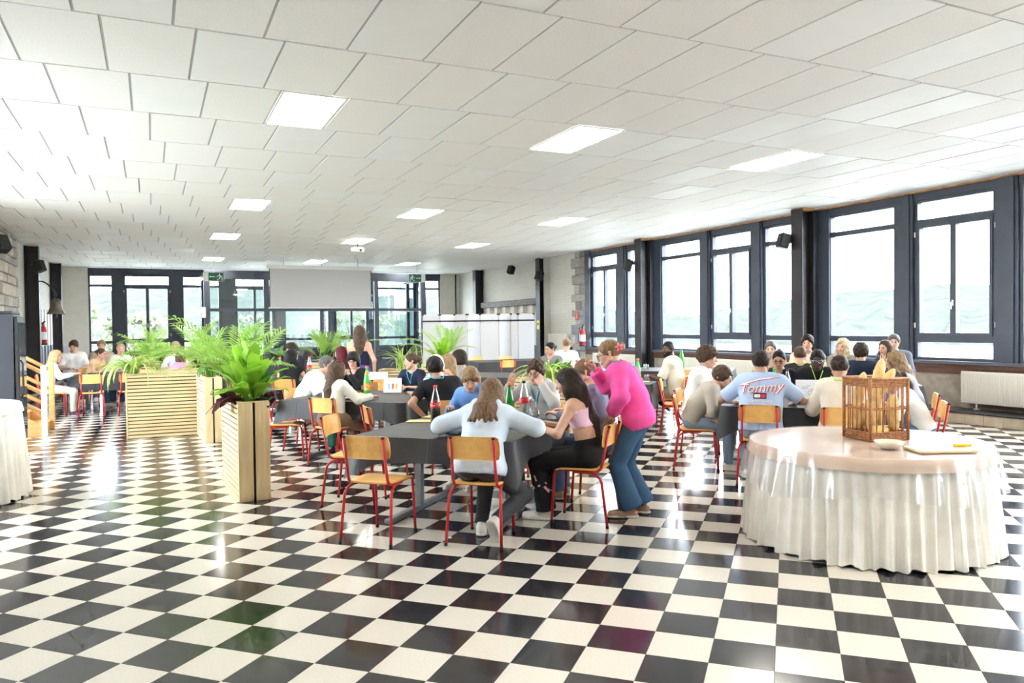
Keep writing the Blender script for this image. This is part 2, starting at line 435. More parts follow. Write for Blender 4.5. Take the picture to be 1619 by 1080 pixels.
# steel columns of the window wall
def column(side, u, d, label_rz=0):
    b = MB()
    for dd in (d - .15, d + .15): wbox(b, side, u - .15, u + .15, dd - .01, dd + .01, 0.19 if side == 'right' and u < 20 else 0, 3.9)
    wbox(b, side, u - .012, u + .012, d - .14, d + .14, 0.19 if side == 'right' and u < 20 else 0, 3.9)
    n_trim[0] += 1
    c = struct(b.build('trim_%d' % n_trim[0], M_steel)); return c
for u in (0.35, 5.85, 11.55, 17.12):
    c = column('right', u, .27)
    wbox(MB(), 'right', u - .15, u + .15, .1, .42, 3.865, 3.915).build('timber_packing', mat('raw packing timber', (0.60, 0.30, 0.12), .8), c)
    wbox(MB(), 'right', u - .12, u + .12, -.02, .11, .19, 3.88).build('column_casing', M_frame, c)
for u in (11.4, 16.97):                                     # cable hooks on the column flanges
    b = MB(); X = XR - .43
    for z in (1.75, 2.55):
        b.tube([(X, u, z + .06), (X - .06, u, z + .05), (X - .09, u, z), (X - .06, u, z - .05), (X - .02, u, z - .03)], .008, 6)
    if u > 12: b.build('cable_hook', M_blackpl, c)

# white brick part of the right wall with quoins and columns
wr2 = struct(wbox(MB(), 'right', 21.0, YB + .3, -.3, 0, -0.01, ZC).build('wall_right_brick', M_brick))
stone_cols = [(0.30, 0.27, 0.24), (0.36, 0.34, 0.32), (0.24, 0.22, 0.21), (0.42, 0.39, 0.35), (0.30, 0.31, 0.34)]
M_stones = [mat('quoin stone %d' % i, c, .85, noise=(14, .25), bump=(30, .6)) for i, c in enumerate(stone_cols)]
n_trim[0] += 1
q = struct(wbox(MB(), 'right', 20.5, 21.0, -.3, .02, 0, ZC).build('trim_%d' % n_trim[0], mat('quoin mortar', (0.5, 0.47, 0.42), .9)))
z = 0.0; k = 0
while z < ZC - .05:
    hh = min(rng.uniform(.2, .32), ZC - z)
    far = 21.12 + (.22 if k % 2 else 0) + rng.uniform(-.04, .04)
    mid = 20.78 + rng.uniform(-.06, .06)
    for ua, ub in ((20.5, mid), (mid, far)):
        wbox(MB(), 'right', ua + .006, ub - .006, -.02, .05 + rng.uniform(0, .02), z + .006, z + hh - .006, .012).build('stone', M_stones[rng.integers(5)], q)
    z += hh; k += 1
column('right', 23.1, .2); column('right', 28.7, .2)
trim('right', 22.86, 22.93, 0, .22, 0, ZC - .01, mat('grey casing board', (0.55, 0.54, 0.50), .7))
trim('right', 21.4, YB, 0, .025, 0, .95, mat('dark slate dado', (0.05, 0.055, 0.065), .6))
M_oldbeam = wood('weathered grey beam', (0.34, 0.33, 0.32), (0.16, 0.15, 0.15), 4, (10, 1, 10), .8)
bm_ = wbox(MB(), 'right', 23.3, 28.4, 0.02, .22, 2.36, 2.58, .015).build('timber_beam', M_oldbeam)
tag(bm_, 'weathered grey timber beam along the white brick wall above the partition screens', 'beam')
for k in range(6): wbox(MB(), 'right', 23.9 + k * .75, 24.15 + k * .75, 0.0, .16, 2.1, 2.36, .01).build('corbel_block', M_plaster, wr2)

# back wall
ZB0, ZB1 = 0.86, 3.66
wb = struct(wbox(MB(), 'back', XL - .3, XR + .3, -.3, 0, -0.01, ZB0 - .2).build('wall_back', mat('dark panelled parapet', (0.10, 0.07, 0.06), .6, noise=(5, .2))))
wbox(MB(), 'back', XL - .3, -1.98, -.3, 0, ZB0 - .2, ZC).build('wall_panel', M_plaster, wb)
wbox(MB(), 'back', 11.33, XR + .3, -.3, 0, ZB0 - .2, ZC).build('wall_panel', M_plaster, wb)
wbox(MB(), 'back', -1.98, 11.33, -.22, .02, ZB1, ZC - .015).build('lintel', M_frame, wb)
wbox(MB(), 'back', -1.98, 11.33, -.24, .1, ZB0 - .2, ZB0).build('sill', M_frame, wb)
bay('back', [('f', -1.98, -1.18), ('m', -1.18, -.86), ('c', -.86, .72), ('m', .72, 1.09), ('f', 1.09, 2.45), ('m', 2.45, 2.95), ('c', 2.95, 4.45), ('m', 4.45, 4.8),
             ('f', 4.8, 6.3), ('m', 6.3, 6.75), ('c', 6.75, 8.2), ('m', 8.2, 8.55), ('f', 8.55, 10.2), ('m', 10.2, 10.55), ('f', 10.55, 11.33)], ZB0, ZB1)
trim('back', 12.02, 12.06, 0, .03, 0, ZC - .01, M_steel)

# left wall: glazed beside the viewer, brick and stone beyond
wl = struct(wbox(MB(), 'left', 16.0, YB + .3, -.3, 0, -0.01, ZC).build('wall_left', brick_mat('white painted brick left', (0.80, 0.78, 0.72), (0.64, 0.62, 0.57), axis='y')))
wbox(MB(), 'left', YN, 16.0, -.3, 0, -0.01, .5).build('wall_parapet', M_concrete, wl)
trim('left', YN, 16.0, -.2, -.03, 3.8, 3.91)
bay('left', [('f', 7.6, 9.6), ('m', 9.6, 9.9), ('c', 9.9, 11.9), ('m', 11.9, 12.2), ('f', 12.2, 14.2), ('m', 14.2, 14.5), ('f', 14.5, 16.0)], .5, 3.8)
wbox(MB(), 'left', YN, 7.6, -.3, 0, .5, ZC).build('wall_panel', M_plaster, wl)
n_trim[0] += 1
q = struct(wbox(MB(), 'left', 19.3, 22.25, 0, .05, 0, ZC).build('trim_%d' % n_trim[0], mat('pillar mortar', (0.62, 0.58, 0.50), .9)))
M_sands = [mat('pale rubble stone %d' % i, c, .85, noise=(10, .2), bump=(24, .6)) for i, c in enumerate([(0.55, 0.50, 0.43), (0.48, 0.46, 0.44), (0.62, 0.56, 0.46), (0.40, 0.38, 0.36), (0.66, 0.60, 0.52)])]
z = 0.0
while z < ZC - .04:
    hh = min(rng.uniform(.14, .3), ZC - z); u = 19.35
    while u < 22.0:
        ww = min(rng.uniform(.35, .8), 22.05 - u)
        wbox(MB(), 'left', u + .01, u + ww - .01, .03, .09 + rng.uniform(0, .03), z + .01, z + hh - .01, .015).build('stone', M_sands[rng.integers(5)], q)
        u += ww
    z += hh
column('left', 23.95, .17); column('left', 29.7, .17)
trim('left', 26.0, 29.2, 0, .04, 0.0, 1.2, mat('dark slate dado left', (0.06, 0.065, 0.08), .6))
n_trim[0] += 1                                               # pale boxed-in pipes with dark lower half
b = MB()
for k in range(4): wbox(b, 'left', 26.2 + k * .75, 26.62 + k * .75, .03, .12, 1.2, 2.3, .01)
struct(b.build('trim_%d' % n_trim[0], mat('pale pipe casing', (0.70, 0.68, 0.65), .6)))
n_trim[0] += 1; b = MB()
for k in range(4): wbox(b, 'left', 26.2 + k * .75, 26.62 + k * .75, .03, .12, 0, 1.2, .01)
struct(b.build('trim_%d' % n_trim[0], mat('dark pipe casing', (0.12, 0.13, 0.17), .5)))
# wall behind the viewer
struct(MB().box(((XL + XR) / 2, YN - .15, ZC / 2), (XR - XL + .6, .3, ZC)).build('wall_near', M_plaster))

# ---- glazed porch in front of the back windows
YV = 27.5
M_porchglass = glass_pane('porch glass', (0.86, 0.93, 0.94), 0.10)
b = MB()
for x0, x1 in ((1.63, 1.82), (3.54, 3.72), (7.40, 7.55), (9.17, 9.36)): b.box(((x0 + x1) / 2, YV, 1.81), (x1 - x0, .16, 3.62))
b.box((5.5, YV, 3.47), (7.7, .17, .3)); b.box((5.5, YV, 2.29), (7.7, .12, .1)); b.box((5.5, YV, .47), (7.7, .12, .1)); b.box((5.5, YV, .06), (7.7, .12, .12))
b.box((5.5, YV, 1.4), (.13, .12, 1.8))
for x in (1.72, 9.27):
    b.box((x, (YV + YB) / 2, 3.47), (.12, YB - YV, .25)); b.box((x, (YV + YB) / 2, 2.29), (.1, YB - YV, .1)); b.box((x, (YV + YB) / 2, .47), (.1, YB - YV, .1)); b.box((x, YV + 1.9, 1.7), (.12, .12, 3.4))
porch = struct(b.build('wall_porch', M_frame))
for x0, x1 in ((1.82, 3.54), (3.72, 5.43), (5.57, 7.40), (7.55, 9.17)):
    MB().box(((x0 + x1) / 2, YV, 1.38), (x1 - x0, .012, 1.72)).build('pane', M_porchglass, porch)
    MB().box(((x0 + x1) / 2, YV, 2.83), (x1 - x0, .012, .98)).build('pane', M_porchglass, porch)
    MB().box(((x0 + x1) / 2, YV, .27), (x1 - x0, .03, .3)).build('kick_panel', mat('dark kick panel', (0.09, 0.10, 0.12), .5), porch)
for x in (1.72, 9.27):
    for y0, y1 in ((YV + .08, YV + 1.84), (YV + 1.96, YB - .1)):
        MB().box((x, (y0 + y1) / 2, 1.38), (.012, y1 - y0, 1.72)).build('pane', M_porchglass, porch); MB().box((x, (y0 + y1) / 2, 2.83), (.012, y1 - y0, .98)).build('pane', M_porchglass, porch)
MB().box((1.58, YV - .1, 1.35), (.1, .05, .12), bevel=.01).build('alarm_button', mat('red plastic', (0.6, 0.03, 0.03), .4), porch)
MB().box((1.6, YV - .11, 2.2), (.16, .06, .35), bevel=.01).build('wall_box', M_whitepl, porch)

# ---- outdoors: valley and wooded hills, haze put into the pale ground colour
M_bounce_ground = mat('ground paled for bounce light', (0.30, 0.30, 0.27), 1.0, noise=(.05, .2), spec=0.0)  # neutral pale ground, added to bounce light onto the ceiling
M_woods = mat('far woodland', (0.041, 0.0455, 0.0395), 1.0, noise=(.22, .22), spec=0.0)
g = MB().box((60, 60, -3.2), (900, 900, .4)).build('ground', M_bounce_ground); struct(g)
def hills(name, cx, cy, r0, r1, a0, a1, base, height, seed):
    rg = np.random.default_rng(seed); na, nr = 150, 9
    A = np.linspace(math.radians(a0), math.radians(a1), na); ph = rg.uniform(0, 6, 6)
    v = []; f = []
    for i, a in enumerate(A):
        top = height * (0.75 + .17 * math.sin(3.1 * a * 2 + ph[0]) + .1 * math.sin(7.3 * a * 2 + ph[1]))
        for k in range(nr):
            t = k / (nr - 1); r = r0 + (r1 - r0) * t
            v.append((cx + r * math.sin(a) + rg.uniform(-2, 2), cy + r * math.cos(a) + rg.uniform(-2, 2), base + top * math.sin(t * math.pi * .5) + rg.uniform(-1.3, 1.3) * (k > 0)))
    for i in range(na - 1):
        for k in range(nr - 1): f.append((i * nr + k, i * nr + k + 1, (i + 1) * nr + k + 1, (i + 1) * nr + k))
    o = MB().add(v, f).build(name, M_woods); o.data.flip_normals(); return struct(o)
hills('hills', 0, 0, 150, 330, -60, 130, -7, 26, 3)

# ================================================================ smooth organic surfaces (people, hair, cloth)
def surf(fun, lo, hi, h):
    """polygonise fun(P) = 0 (negative inside) on a grid of step h: vertices, quads"""
    lo = np.array(lo, float); hi = np.array(hi, float)
    n = np.ceil((hi - lo) / h).astype(int) + 1
    ax = [lo[i] + h * np.arange(n[i]) for i in range(3)]
    G = np.stack(np.meshgrid(*ax, indexing='ij'), -1).reshape(-1, 3).astype(np.float32)
    V = fun(G).reshape(n)
    V[0], V[-1] = np.abs(V[0]) + 1e-4, np.abs(V[-1]) + 1e-4
    V[:, 0], V[:, -1] = np.abs(V[:, 0]) + 1e-4, np.abs(V[:, -1]) + 1e-4
    V[:, :, 0], V[:, :, -1] = np.abs(V[:, :, 0]) + 1e-4, np.abs(V[:, :, -1]) + 1e-4
    I = V < 0
    cnt = np.zeros(n - 1, np.int8)
    offs = [(a, b, c) for a in (0, 1) for b in (0, 1) for c in (0, 1)]
    for a, b, c in offs: cnt += I[a:n[0] - 1 + a, b:n[1] - 1 + b, c:n[2] - 1 + c]
    mix = (cnt > 0) & (cnt < 8)
    idx = np.argwhere(mix)
    if len(idx) == 0: return np.zeros((0, 3)), np.zeros((0, 4), int)
    cv = np.stack([V[idx[:, 0] + a, idx[:, 1] + b, idx[:, 2] + c] for a, b, c in offs], 1)
    acc = np.zeros((len(idx), 3)); num = np.zeros(len(idx)); O = np.array(offs, float)
    for e in range(8):
        for d in range(e + 1, 8):
            if np.abs(O[e] - O[d]).sum() != 1: continue
            s = (cv[:, e] < 0) != (cv[:, d] < 0)
            t = cv[:, e] / np.where(s, cv[:, e] - cv[:, d], 1)
            acc[s] += O[e] + (O[d] - O[e]) * t[s, None]; num[s] += 1
    P = lo + h * (idx + acc / num[:, None])
    ids = -np.ones(n - 1, int); ids[mix] = np.arange(len(idx))
    Q = []
    for axis in range(3):
        sl0 = [slice(None)] * 3; sl1 = [slice(None)] * 3
        sl0[axis] = slice(0, -1); sl1[axis] = slice(1, None)
        ch = np.argwhere(I[tuple(sl0)] != I[tuple(sl1)])
        b_, c_ = (axis + 1) % 3, (axis + 2) % 3
        ch = ch[(ch[:, b_] > 0) & (ch[:, c_] > 0) & (ch[:, b_] < n[b_] - 1) & (ch[:, c_] < n[c_] - 1)]
        if len(ch) == 0: continue
        inside = I[ch[:, 0], ch[:, 1], ch[:, 2]]
        def cell(db, dc):
            k = ch.copy(); k[:, b_] += db; k[:, c_] += dc
            return ids[k[:, 0], k[:, 1], k[:, 2]]
        q = np.stack([cell(-1, -1), cell(0, -1), cell(0, 0), cell(-1, 0)], 1)
        q[~inside] = q[~inside][:, ::-1]
        Q.append(q)
    return P, np.concatenate(Q)

def quad_mesh(name, V, F, mats, midx=None, smooth=True):
    me = bpy.data.meshes.new(name)
    V = np.asarray(V, np.float32); F = np.asarray(F, np.int32); k = F.shape[1] if len(F) else 4
    me.vertices.add(len(V)); me.vertices.foreach_set('co', V.ravel())
    me.loops.add(len(F) * k); me.loops.foreach_set('vertex_index', F.ravel())
    me.polygons.add(len(F)); me.polygons.foreach_set('loop_start', np.arange(0, len(F) * k, k, dtype=np.int32))
    for q in mats: me.materials.append(q)
    if midx is not None: me.polygons.foreach_set('material_index', np.asarray(midx, np.int32))
    me.polygons.foreach_set('use_smooth', np.full(len(F), smooth))
    me.update(calc_edges=True); return me

def cone(P, a, b, ra, rb):
    a = np.asarray(a, np.float32); d = np.asarray(b, np.float32) - a
    v = P - a; t = np.clip(v @ d / max(float(d @ d), 1e-9), 0, 1)
    return np.linalg.norm(v - t[:, None] * d, axis=1) - (ra + (rb - ra) * t)
def ell(P, c, r):
    r = np.asarray(r, np.float32)
    q = (P - np.asarray(c, np.float32)) / r
    return (np.linalg.norm(q, axis=1) - 1) * r.min()
def smin(a, b, k):
    h = np.clip(0.5 + 0.5 * (b - a) / k, 0, 1)
    return b + (a - b) * h - k * h * (1 - h)
def smax(a, b, k): return -smin(-a, -b, k)
def blend(P, prims, k):
    d = None
    for q in prims:
        e = cone(P, *q); d = e if d is None else smin(d, e, k)
    return d
def bounds(prims, pad):
    A = np.array([np.array(q[0]) - max(q[2], q[3]) for q in prims] + [np.array(q[1]) - max(q[2], q[3]) for q in prims])
    B = np.array([np.array(q[0]) + max(q[2], q[3]) for q in prims] + [np.array(q[1]) + max(q[2], q[3]) for q in prims])
    return A.min(0) - pad, B.max(0) + pad

# ---- head, hand and shoe shapes, made once
def head_sdf(P, male):
    d = ell(P, (0, -.012, .03), (.075, .096, .086))
    d = smin(d, cone(P, (0, .028, -.02), (0, .046, -.086), .062, .036 if male else .031), .02)
    for s in (-1, 1):
        d = smin(d, cone(P, (s * .052, .0, -.045), (s * .016, .058, -.098), .024, .02 if male else .016), .02)
        d = smin(d, cone(P, (s * .034, .056, -.022), (s * .03, .06, -.04), .027, .022), .015)
    d = smin(d, cone(P, (-.036, .076, .02), (.036, .076, .02), .013, .013), .014)
    for s in (-1, 1):
        d = smax(d, -cone(P, (s * .031, .104, .003), (s * .034, .102, .003), .014, .014), .01)
    d = smin(d, cone(P, (0, .086, .012), (0, .107, -.03), .007, .0115), .009)
    for s in (-1, 1): d = smin(d, cone(P, (s * .011, .096, -.034), (s * .011, .097, -.034), .0075, .0075), .006)
    d = smin(d, cone(P, (-.017, .083, -.058), (.017, .083, -.058), .0085, .0085), .006)
    d = smin(d, cone(P, (-.014, .083, -.069), (.014, .083, -.069), .009, .009), .006)
    for s in (-1, 1):
        d = smin(d, cone(P, (s * .074, -.012, -.022), (s * .083, -.022, .018), .009, .013), .006)
    d = smin(d, cone(P, (0, -.022, -.04), (0, -.04, -.17), .052, .055 if male else .047), .025)
    return d
def ball(c, r, n=8, m=6, sy=1.0):
    vs = []; fs = []
    for i in range(m + 1):
        t = math.pi * i / m
        for j in range(n):
            a = 2 * math.pi * j / n
            vs.append((c[0] + r * math.sin(t) * math.cos(a), c[1] + sy * r * math.sin(t) * math.sin(a), c[2] + r * math.cos(t)))
    for i in range(m):
        for j in range(n): fs.append((i * n + j, (i + 1) * n + j, (i + 1) * n + (j + 1) % n, i * n + (j + 1) % n))
    return np.array(vs), np.array(fs)
def stick(pts, r, n=6):
    b = MB().tube(pts, r, n, caps=False)
    return np.array(b.v), np.array(b.f)
def join(parts):
    V = []; F = []; Mi = []; n = 0
    for v, f, mi in parts:
        V.append(v); F.append(np.asarray(f) + n); n += len(v)
        Mi.append(np.full(len(f), mi) if np.isscalar(mi) else np.asarray(mi))
    return np.concatenate(V), np.concatenate(F), np.concatenate(Mi)
HEADS = {}
for male in (0, 1):
    for lod, h in ((0, .0072), (1, .011)):
        v, f = surf(lambda P: head_sdf(P, male), (-.11, -.14, -.19), (.11, .135, .135), h)
        c = v[f].mean(1); mi = np.zeros(len(f), int)
        mi[(np.abs(c[:, 0]) < .024) & (c[:, 1] > .079) & (np.abs(c[:, 2] + .0635) < .0115)] = 3
        parts = [(v, f, mi)]
        for s in (-1, 1):
            if lod == 0:
                parts.append((*ball((s * .031, .0755, .001), .0116), 1)); parts.append((*ball((s * .031, .0835, .001), .0066, 8, 4, .8), 2))
            else:
                parts.append((*ball((s * .031, .081, .002), .0115, 6, 4), 2))
            parts.append((*stick([(s * .016, .092, .022), (s * .032, .092, .027), (s * .048, .08, .022)], [.0028, .0036, .0024]), 4))
        HEADS[(male, lod)] = join(parts)
def hand_shape(curl, spread, thumb_in, h):
    pr = []
    xs = [-.030, -.010, .011, .030]; ln = [.068, .077, .071, .055]
    for i in range(4):
        x = xs[i]; pr.append(((x * .65, .012, 0), (x, .082, 0), .0145, .0115))
    fing = []
    for i in range(4):
        a = 0.12 * curl; p = np.array((xs[i], .084, 0.0)); yaw = spread * (i - 1.5) * .12
        for j, fr in enumerate((.45, .32, .23)):
            a += curl * (.75 if j else .55) * (1 + .1 * i)
            d = np.array((math.sin(yaw) * math.cos(a), math.cos(yaw) * math.cos(a), -math.sin(a)))
            q = p + d * ln[i] * fr; fing.append((tuple(p), tuple(q), .0092 - .001 * j, .0084 - .001 * j)); p = q
    t0 = np.array((-.020, .022, -.004)); t1 = np.array((-.048 + .012 * thumb_in, .054, -.012 - .018 * thumb_in)); t2 = t1 + np.array((-.008 + .030 * thumb_in, .030, -.006 - .004 * thumb_in)); t3 = t2 + np.array((.004 + .014 * thumb_in, .024, -.004))
    pr += [(tuple(t0), tuple(t1), .015, .0115), (tuple(t1), tuple(t2), .011, .0098), (tuple(t2), tuple(t3), .0098, .0078)]
    pr += [((0, -.035, 0), (0, .02, 0), .024, .021)]
    def fn(P):
        d = blend(P, pr, .010)
        e = blend(P, fing, .0022)
        return smin(d, e, .003)
    lo, hi = bounds(pr + fing, .01)
    v, f = surf(fn, lo, hi, h); return v, f
HANDS = {}
for nm, a in (('relaxed', (.55, .6, .3)), ('grip', (1.15, .2, 1.0)), ('flat', (.12, 1.0, .0)), ('pinch', (.85, .1, 1.0))):
    for lod, h in ((0, .0048), (1, .008)): HANDS[(nm, lod)] = hand_shape(*a, h)
def shoe_shape(h, low):
    pr = [((0, -.055, .045), (0, .06, .04), .040, .042), ((0, .06, .040), (0, .155, .032), .042, .034)]
    if not low: pr.append(((0, -.045, .05), (0, -.04, .095), .038, .036))
    def fn(P):
        d = blend(P, pr, .03); e = cone(P, (0, -.055, .012), (0, .155, .012), .048, .044)
        e = np.maximum(e, P[:, 2] - .022); d = np.maximum(np.minimum(d, e), -P[:, 2] + .001)
        if low: d = np.maximum(d, P[:, 2] - .075)
        return d
    v, f = surf(fn, (-.07, -.12, -.02), (.07, .23, .15), h)
    c = v[f].mean(1); return v, f, (c[:, 2] < .021).astype(int)
SHOES = {(lw, lod): shoe_shape(h, lw) for lw in (0, 1) for lod, h in ((0, .009), (1, .014))}

M_eye = mat('eye white', (0.85, 0.83, 0.80), .25)
M_iris = mat('dark iris', (0.03, 0.018, 0.012), .2)
SKIN = {'fair': (0.66, 0.40, 0.29), 'light': (0.62, 0.36, 0.25), 'tan': (0.48, 0.27, 0.175), 'olive': (0.42, 0.24, 0.15), 'brown': (0.13, 0.062, 0.038), 'dark': (0.065, 0.032, 0.022)}
LIPS = {'fair': (0.50, 0.19, 0.16), 'light': (0.48, 0.18, 0.15), 'tan': (0.36, 0.14, 0.11), 'olive': (0.33, 0.13, 0.10), 'brown': (0.12, 0.045, 0.035), 'dark': (0.09, 0.035, 0.03)}
def skin(k): return mat('skin ' + k, SKIN[k], .5, noise=(30, .06), sub=0.06)
def lips(k): return mat('lips ' + k, LIPS[k], .4)
HAIRC = {'black': (0.012, 0.010, 0.010), 'darkbrown': (0.028, 0.017, 0.012), 'brown': (0.075, 0.042, 0.025), 'lightbrown': (0.17, 0.10, 0.055), 'darkblond': (0.26, 0.165, 0.085), 'blond': (0.45, 0.31, 0.16), 'paleblond': (0.56, 0.44, 0.28), 'red': (0.12, 0.012, 0.022), 'grey': (0.11, 0.10, 0.095), 'auburn': (0.13, 0.055, 0.028)}
def hairm(k): return mat('hair ' + k, HAIRC[k], .5, noise=(14, .45, (6, 6, 1)), bump=(22, .6, (7, 7, .8)), spec=.22)
def cloth(name, col, rough=.85): return mat('cloth ' + name, col, rough, noise=(7, .07), bump=(14, .35), spec=.25)
def rot_ypr(yaw, pitch, roll=0):
    return (Matrix.Rotation(math.radians(yaw), 3, 'Z') @ Matrix.Rotation(math.radians(pitch), 3, 'X') @ Matrix.Rotation(math.radians(roll), 3, 'Y'))
def npm(M): return np.array([list(r) for r in M])

# ================================================================ people
def ik(A, T, L1, L2, hint):
    A = Vector(A); T = Vector(T); d = T - A; n = d.length
    if n > (L1 + L2) * .995: T = A + d * ((L1 + L2) * .995 / n); d = T - A; n = d.length
    n = max(n, abs(L1 - L2) + .02)
    u = d.normalized(); a = (L1 * L1 - L2 * L2 + n * n) / (2 * n); hh = math.sqrt(max(L1 * L1 - a * a, 0))
    w = Vector(hint) - u * Vector(hint).dot(u); w.normalize()
    return A + u * a + w * hh, T
def trace(sdf, starts, dirs, off=.004, n=40):
    P = np.array(starts, np.float32); D = np.array(dirs, np.float32); D /= np.linalg.norm(D, axis=-1, keepdims=True)
    for _ in range(n): P = P + D * (np.maximum(sdf(P) - off, -.02) * .8)[:, None]
    return P
def wob(P, a):
    return a * (np.sin(23 * P[:, 0] + 11 * P[:, 2] + 2) + np.sin(31 * P[:, 1] - 17 * P[:, 2] + 9 * P[:, 0]) + .6 * np.sin(47 * P[:, 2] + 21 * P[:, 0] + 13 * P[:, 1]))

def person(label, p, q, h, s=1.0, male=0, sk='light', hair=('short', 'brown'), top=None, bottom=None, lean=12, twist=0, side=0,
           seat=.465, head=(0, 0, 0), hl=None, hr=None, feet=None, stand=False, shoes=('white', 0), lod=0, glasses=None, lanyard=None, beard=None, kneehint=None, elbow=None, world=None):
    top = dict({'col': ('white', (.8, .8, .8)), 'sleeve': 1.0, 'hem': -.03, 'loose': .014}, **(top or {}))
    bottom = dict({'col': ('blue denim', (.10, .17, .28)), 'len': 1.0, 'loose': .010, 'flare': 0.0}, **(bottom or {}))
    fem = 0 if male else 1
    sd = math.radians(side)
    def dv(deg):
        a = math.radians(deg); return Vector((math.sin(sd) * math.cos(a), math.sin(a), math.cos(a) * math.cos(sd))).normalized()
    H0 = Vector((0, 0 if stand else -.06, (.90 if stand else 0) * s + (0 if stand else seat + .095 * s)))
    d1, d2, d3 = dv(lean * .65), dv(lean * 1.15), dv(lean * 1.3)
    waist = H0 + d1 * .19 * s; chest = waist + d2 * .20 * s; nb = chest + d3 * .115 * s
    Hc = nb + (dv(lean * .75 + 8) * .128 * s) + Vector((0, .012 * s, 0))
    tw = math.radians(twist)
    latH = Vector((1, 0, 0)); latC = Vector((math.cos(tw), math.sin(tw), -math.sin(sd) * .6)).normalized(); latW = (latH + latC).normalized()
    shw = (.168 if male else .145) * s
    sh = {k: chest + d2 * .045 * s + latC * shw * k for k in (-1, 1)}
    tor = []
    for k in (-1, 1):
        hp = H0 + latH * .078 * s * k; wp = waist + latW * (.058 if fem else .07) * s * k; cp = chest + latC * (.07 if fem else .085) * s * k
        tor += [(tuple(hp), tuple(wp), (.108 if fem else .1) * s, (.082 if fem else .092) * s), (tuple(wp), tuple(cp), (.082 if fem else .092) * s, (.092 if fem else .1) * s),
                (tuple(cp + d2 * .01 * s), tuple(sh[k]), .075 * s, .05 * s), (tuple(nb - d3 * .035 * s), tuple(sh[k] + d2 * .004), .05 * s, .042 * s)]
    neck = (tuple(nb - d3 * .05 * s), tuple(Hc + Vector((0, -.02 * s, -.02 * s))), .056 * s, .05 * s)
    # arms
    arms = {}
    for k, tgt in ((-1, hl), (1, hr)):
        if tgt is None: tgt = (k * .15, .36, .80)
        pose = tgt[3] if len(tgt) > 3 else 'relaxed'
        hint = tgt[4] if len(tgt) > 4 else (elbow or (k * .7, -.5, -.9))
        nrm = tgt[5] if len(tgt) > 5 else (0, 0, 1)
        e, wr_ = ik(sh[k], tgt[:3], .275 * s, .245 * s, hint)
        arms[k] = (sh[k], e, wr_, pose, nrm)
    armp = []
    for k in (-1, 1):
        a, e, w_, _, _ = arms[k]
        armp += [(tuple(a), tuple(e), .047 * s, .038 * s), (tuple(e), tuple(w_), .037 * s, .026 * s)]
    # legs
    legs = {}
    feet = feet or {}
    for k in (-1, 1):
        hj = H0 + Vector((.088 * s * k, .01, -.02 * s))
        ft = feet.get(k) if isinstance(feet, dict) else feet
        if ft is None: ft = (k * .085, 0.0, .085, 0, 0) if stand else (k * .10, .36 * s, .085, 0, 0)
        kn, an = ik(hj, ft[:3], .435 * s, .41 * s, kneehint or ((k * .1, 1, .2) if stand else (k * .12, .7, 1)))
        legs[k] = (hj, kn, an, ft[3] if len(ft) > 3 else 0, ft[4] if len(ft) > 4 else 0)
    legp = []
    for k in (-1, 1):
        a, kn, an, _, _ = legs[k]
        legp += [(tuple(a), tuple(kn), .086 * s, .056 * s), (tuple(kn), tuple(kn.lerp(an, .35)), .056 * s, .054 * s), (tuple(kn.lerp(an, .35)), tuple(an), .054 * s, .034 * s)]
    kk = .045 * s
    def body_f(P):
        d = blend(P, tor, kk); d = smin(d, blend(P, armp, .02), .03)
        d = smin(d, blend(P, legp, .02), .04); return smin(d, cone(P, *neck), .03)
    hh = .0165 if lod == 0 else .026
    lo, hi = bounds(tor + armp + legp + [neck], .03)
    bv, bf = surf(body_f, lo, hi, hh)
    parts = [(bv, bf, 0)]
    # head
    Hm = rot_ypr(*head); hs = .93 + .07 * s if s < 1 else 1.0 + .3 * (s - 1); hs *= (1.0 if male else .965)
    hv, hf, hm = HEADS[(male, lod)]
    R = npm(Hm); hc = np.array(Hc)
    parts.append(((hv * hs) @ R.T + hc, hf, hm))
    # hands
    for k in (-1, 1):
        a, e, w_, pose, nrm = arms[k]
        v, f = HANDS[(pose, lod)]
        v = v.copy()
        if k == -1: v = v * np.array((-1, 1, 1)); f = f[:, ::-1]
        y = (w_ - e).normalized(); z = Vector(nrm); z = (z - y * z.dot(y)); z = z.normalized() if z.length > 1e-3 else Vector((1, 0, 0)); x = y.cross(z)
        B = np.array([list(x), list(y), list(z)])
        parts.append(((v * s * .98) @ B + np.array(w_), f, 0))
    V, F, Mi = join(parts)
    hcol = hair[1] if hair[0] != 'hijab' else 'black'
    me = quad_mesh('person', V, F, [skin(sk), M_eye, M_iris, lips(sk), hairm(hcol)], Mi)
    o = place('person', me, None, W(p, q) if world is None else world, RZ(h) if world is None else h)
    tag(o, label, 'person', 'people at the tables')
    hh = .0145 if lod == 0 else .024
    # ---- top
    L = top['loose'] * s; hem_pt = np.array(H0 + d1 * top['hem'] * s); dn = np.array(d1)
    tp = [(a, b, ra + L, rb + L) for a, b, ra, rb in tor]
    sl = top['sleeve']; ends = []
    if sl > 0:
        for k in (-1, 1):
            a, e, w_, _, _ = arms[k]; Ls = L * .8 + .005 * s
            if sl <= .5:
                t = sl / .5; en = a.lerp(e, t); ends.append([((tuple(a), tuple(e), .046 * s + Ls, .042 * s + Ls)), en, (e - a).normalized()])
            else:
                t = (sl - .5) / .5; en = e.lerp(w_, t)
                ends.append([(tuple(a), tuple(e), .046 * s + Ls, .039 * s + Ls), None, None]); ends.append([(tuple(e), tuple(w_), .039 * s + Ls, .027 * s + Ls * .9), en, (w_ - e).normalized()])
    hood = []
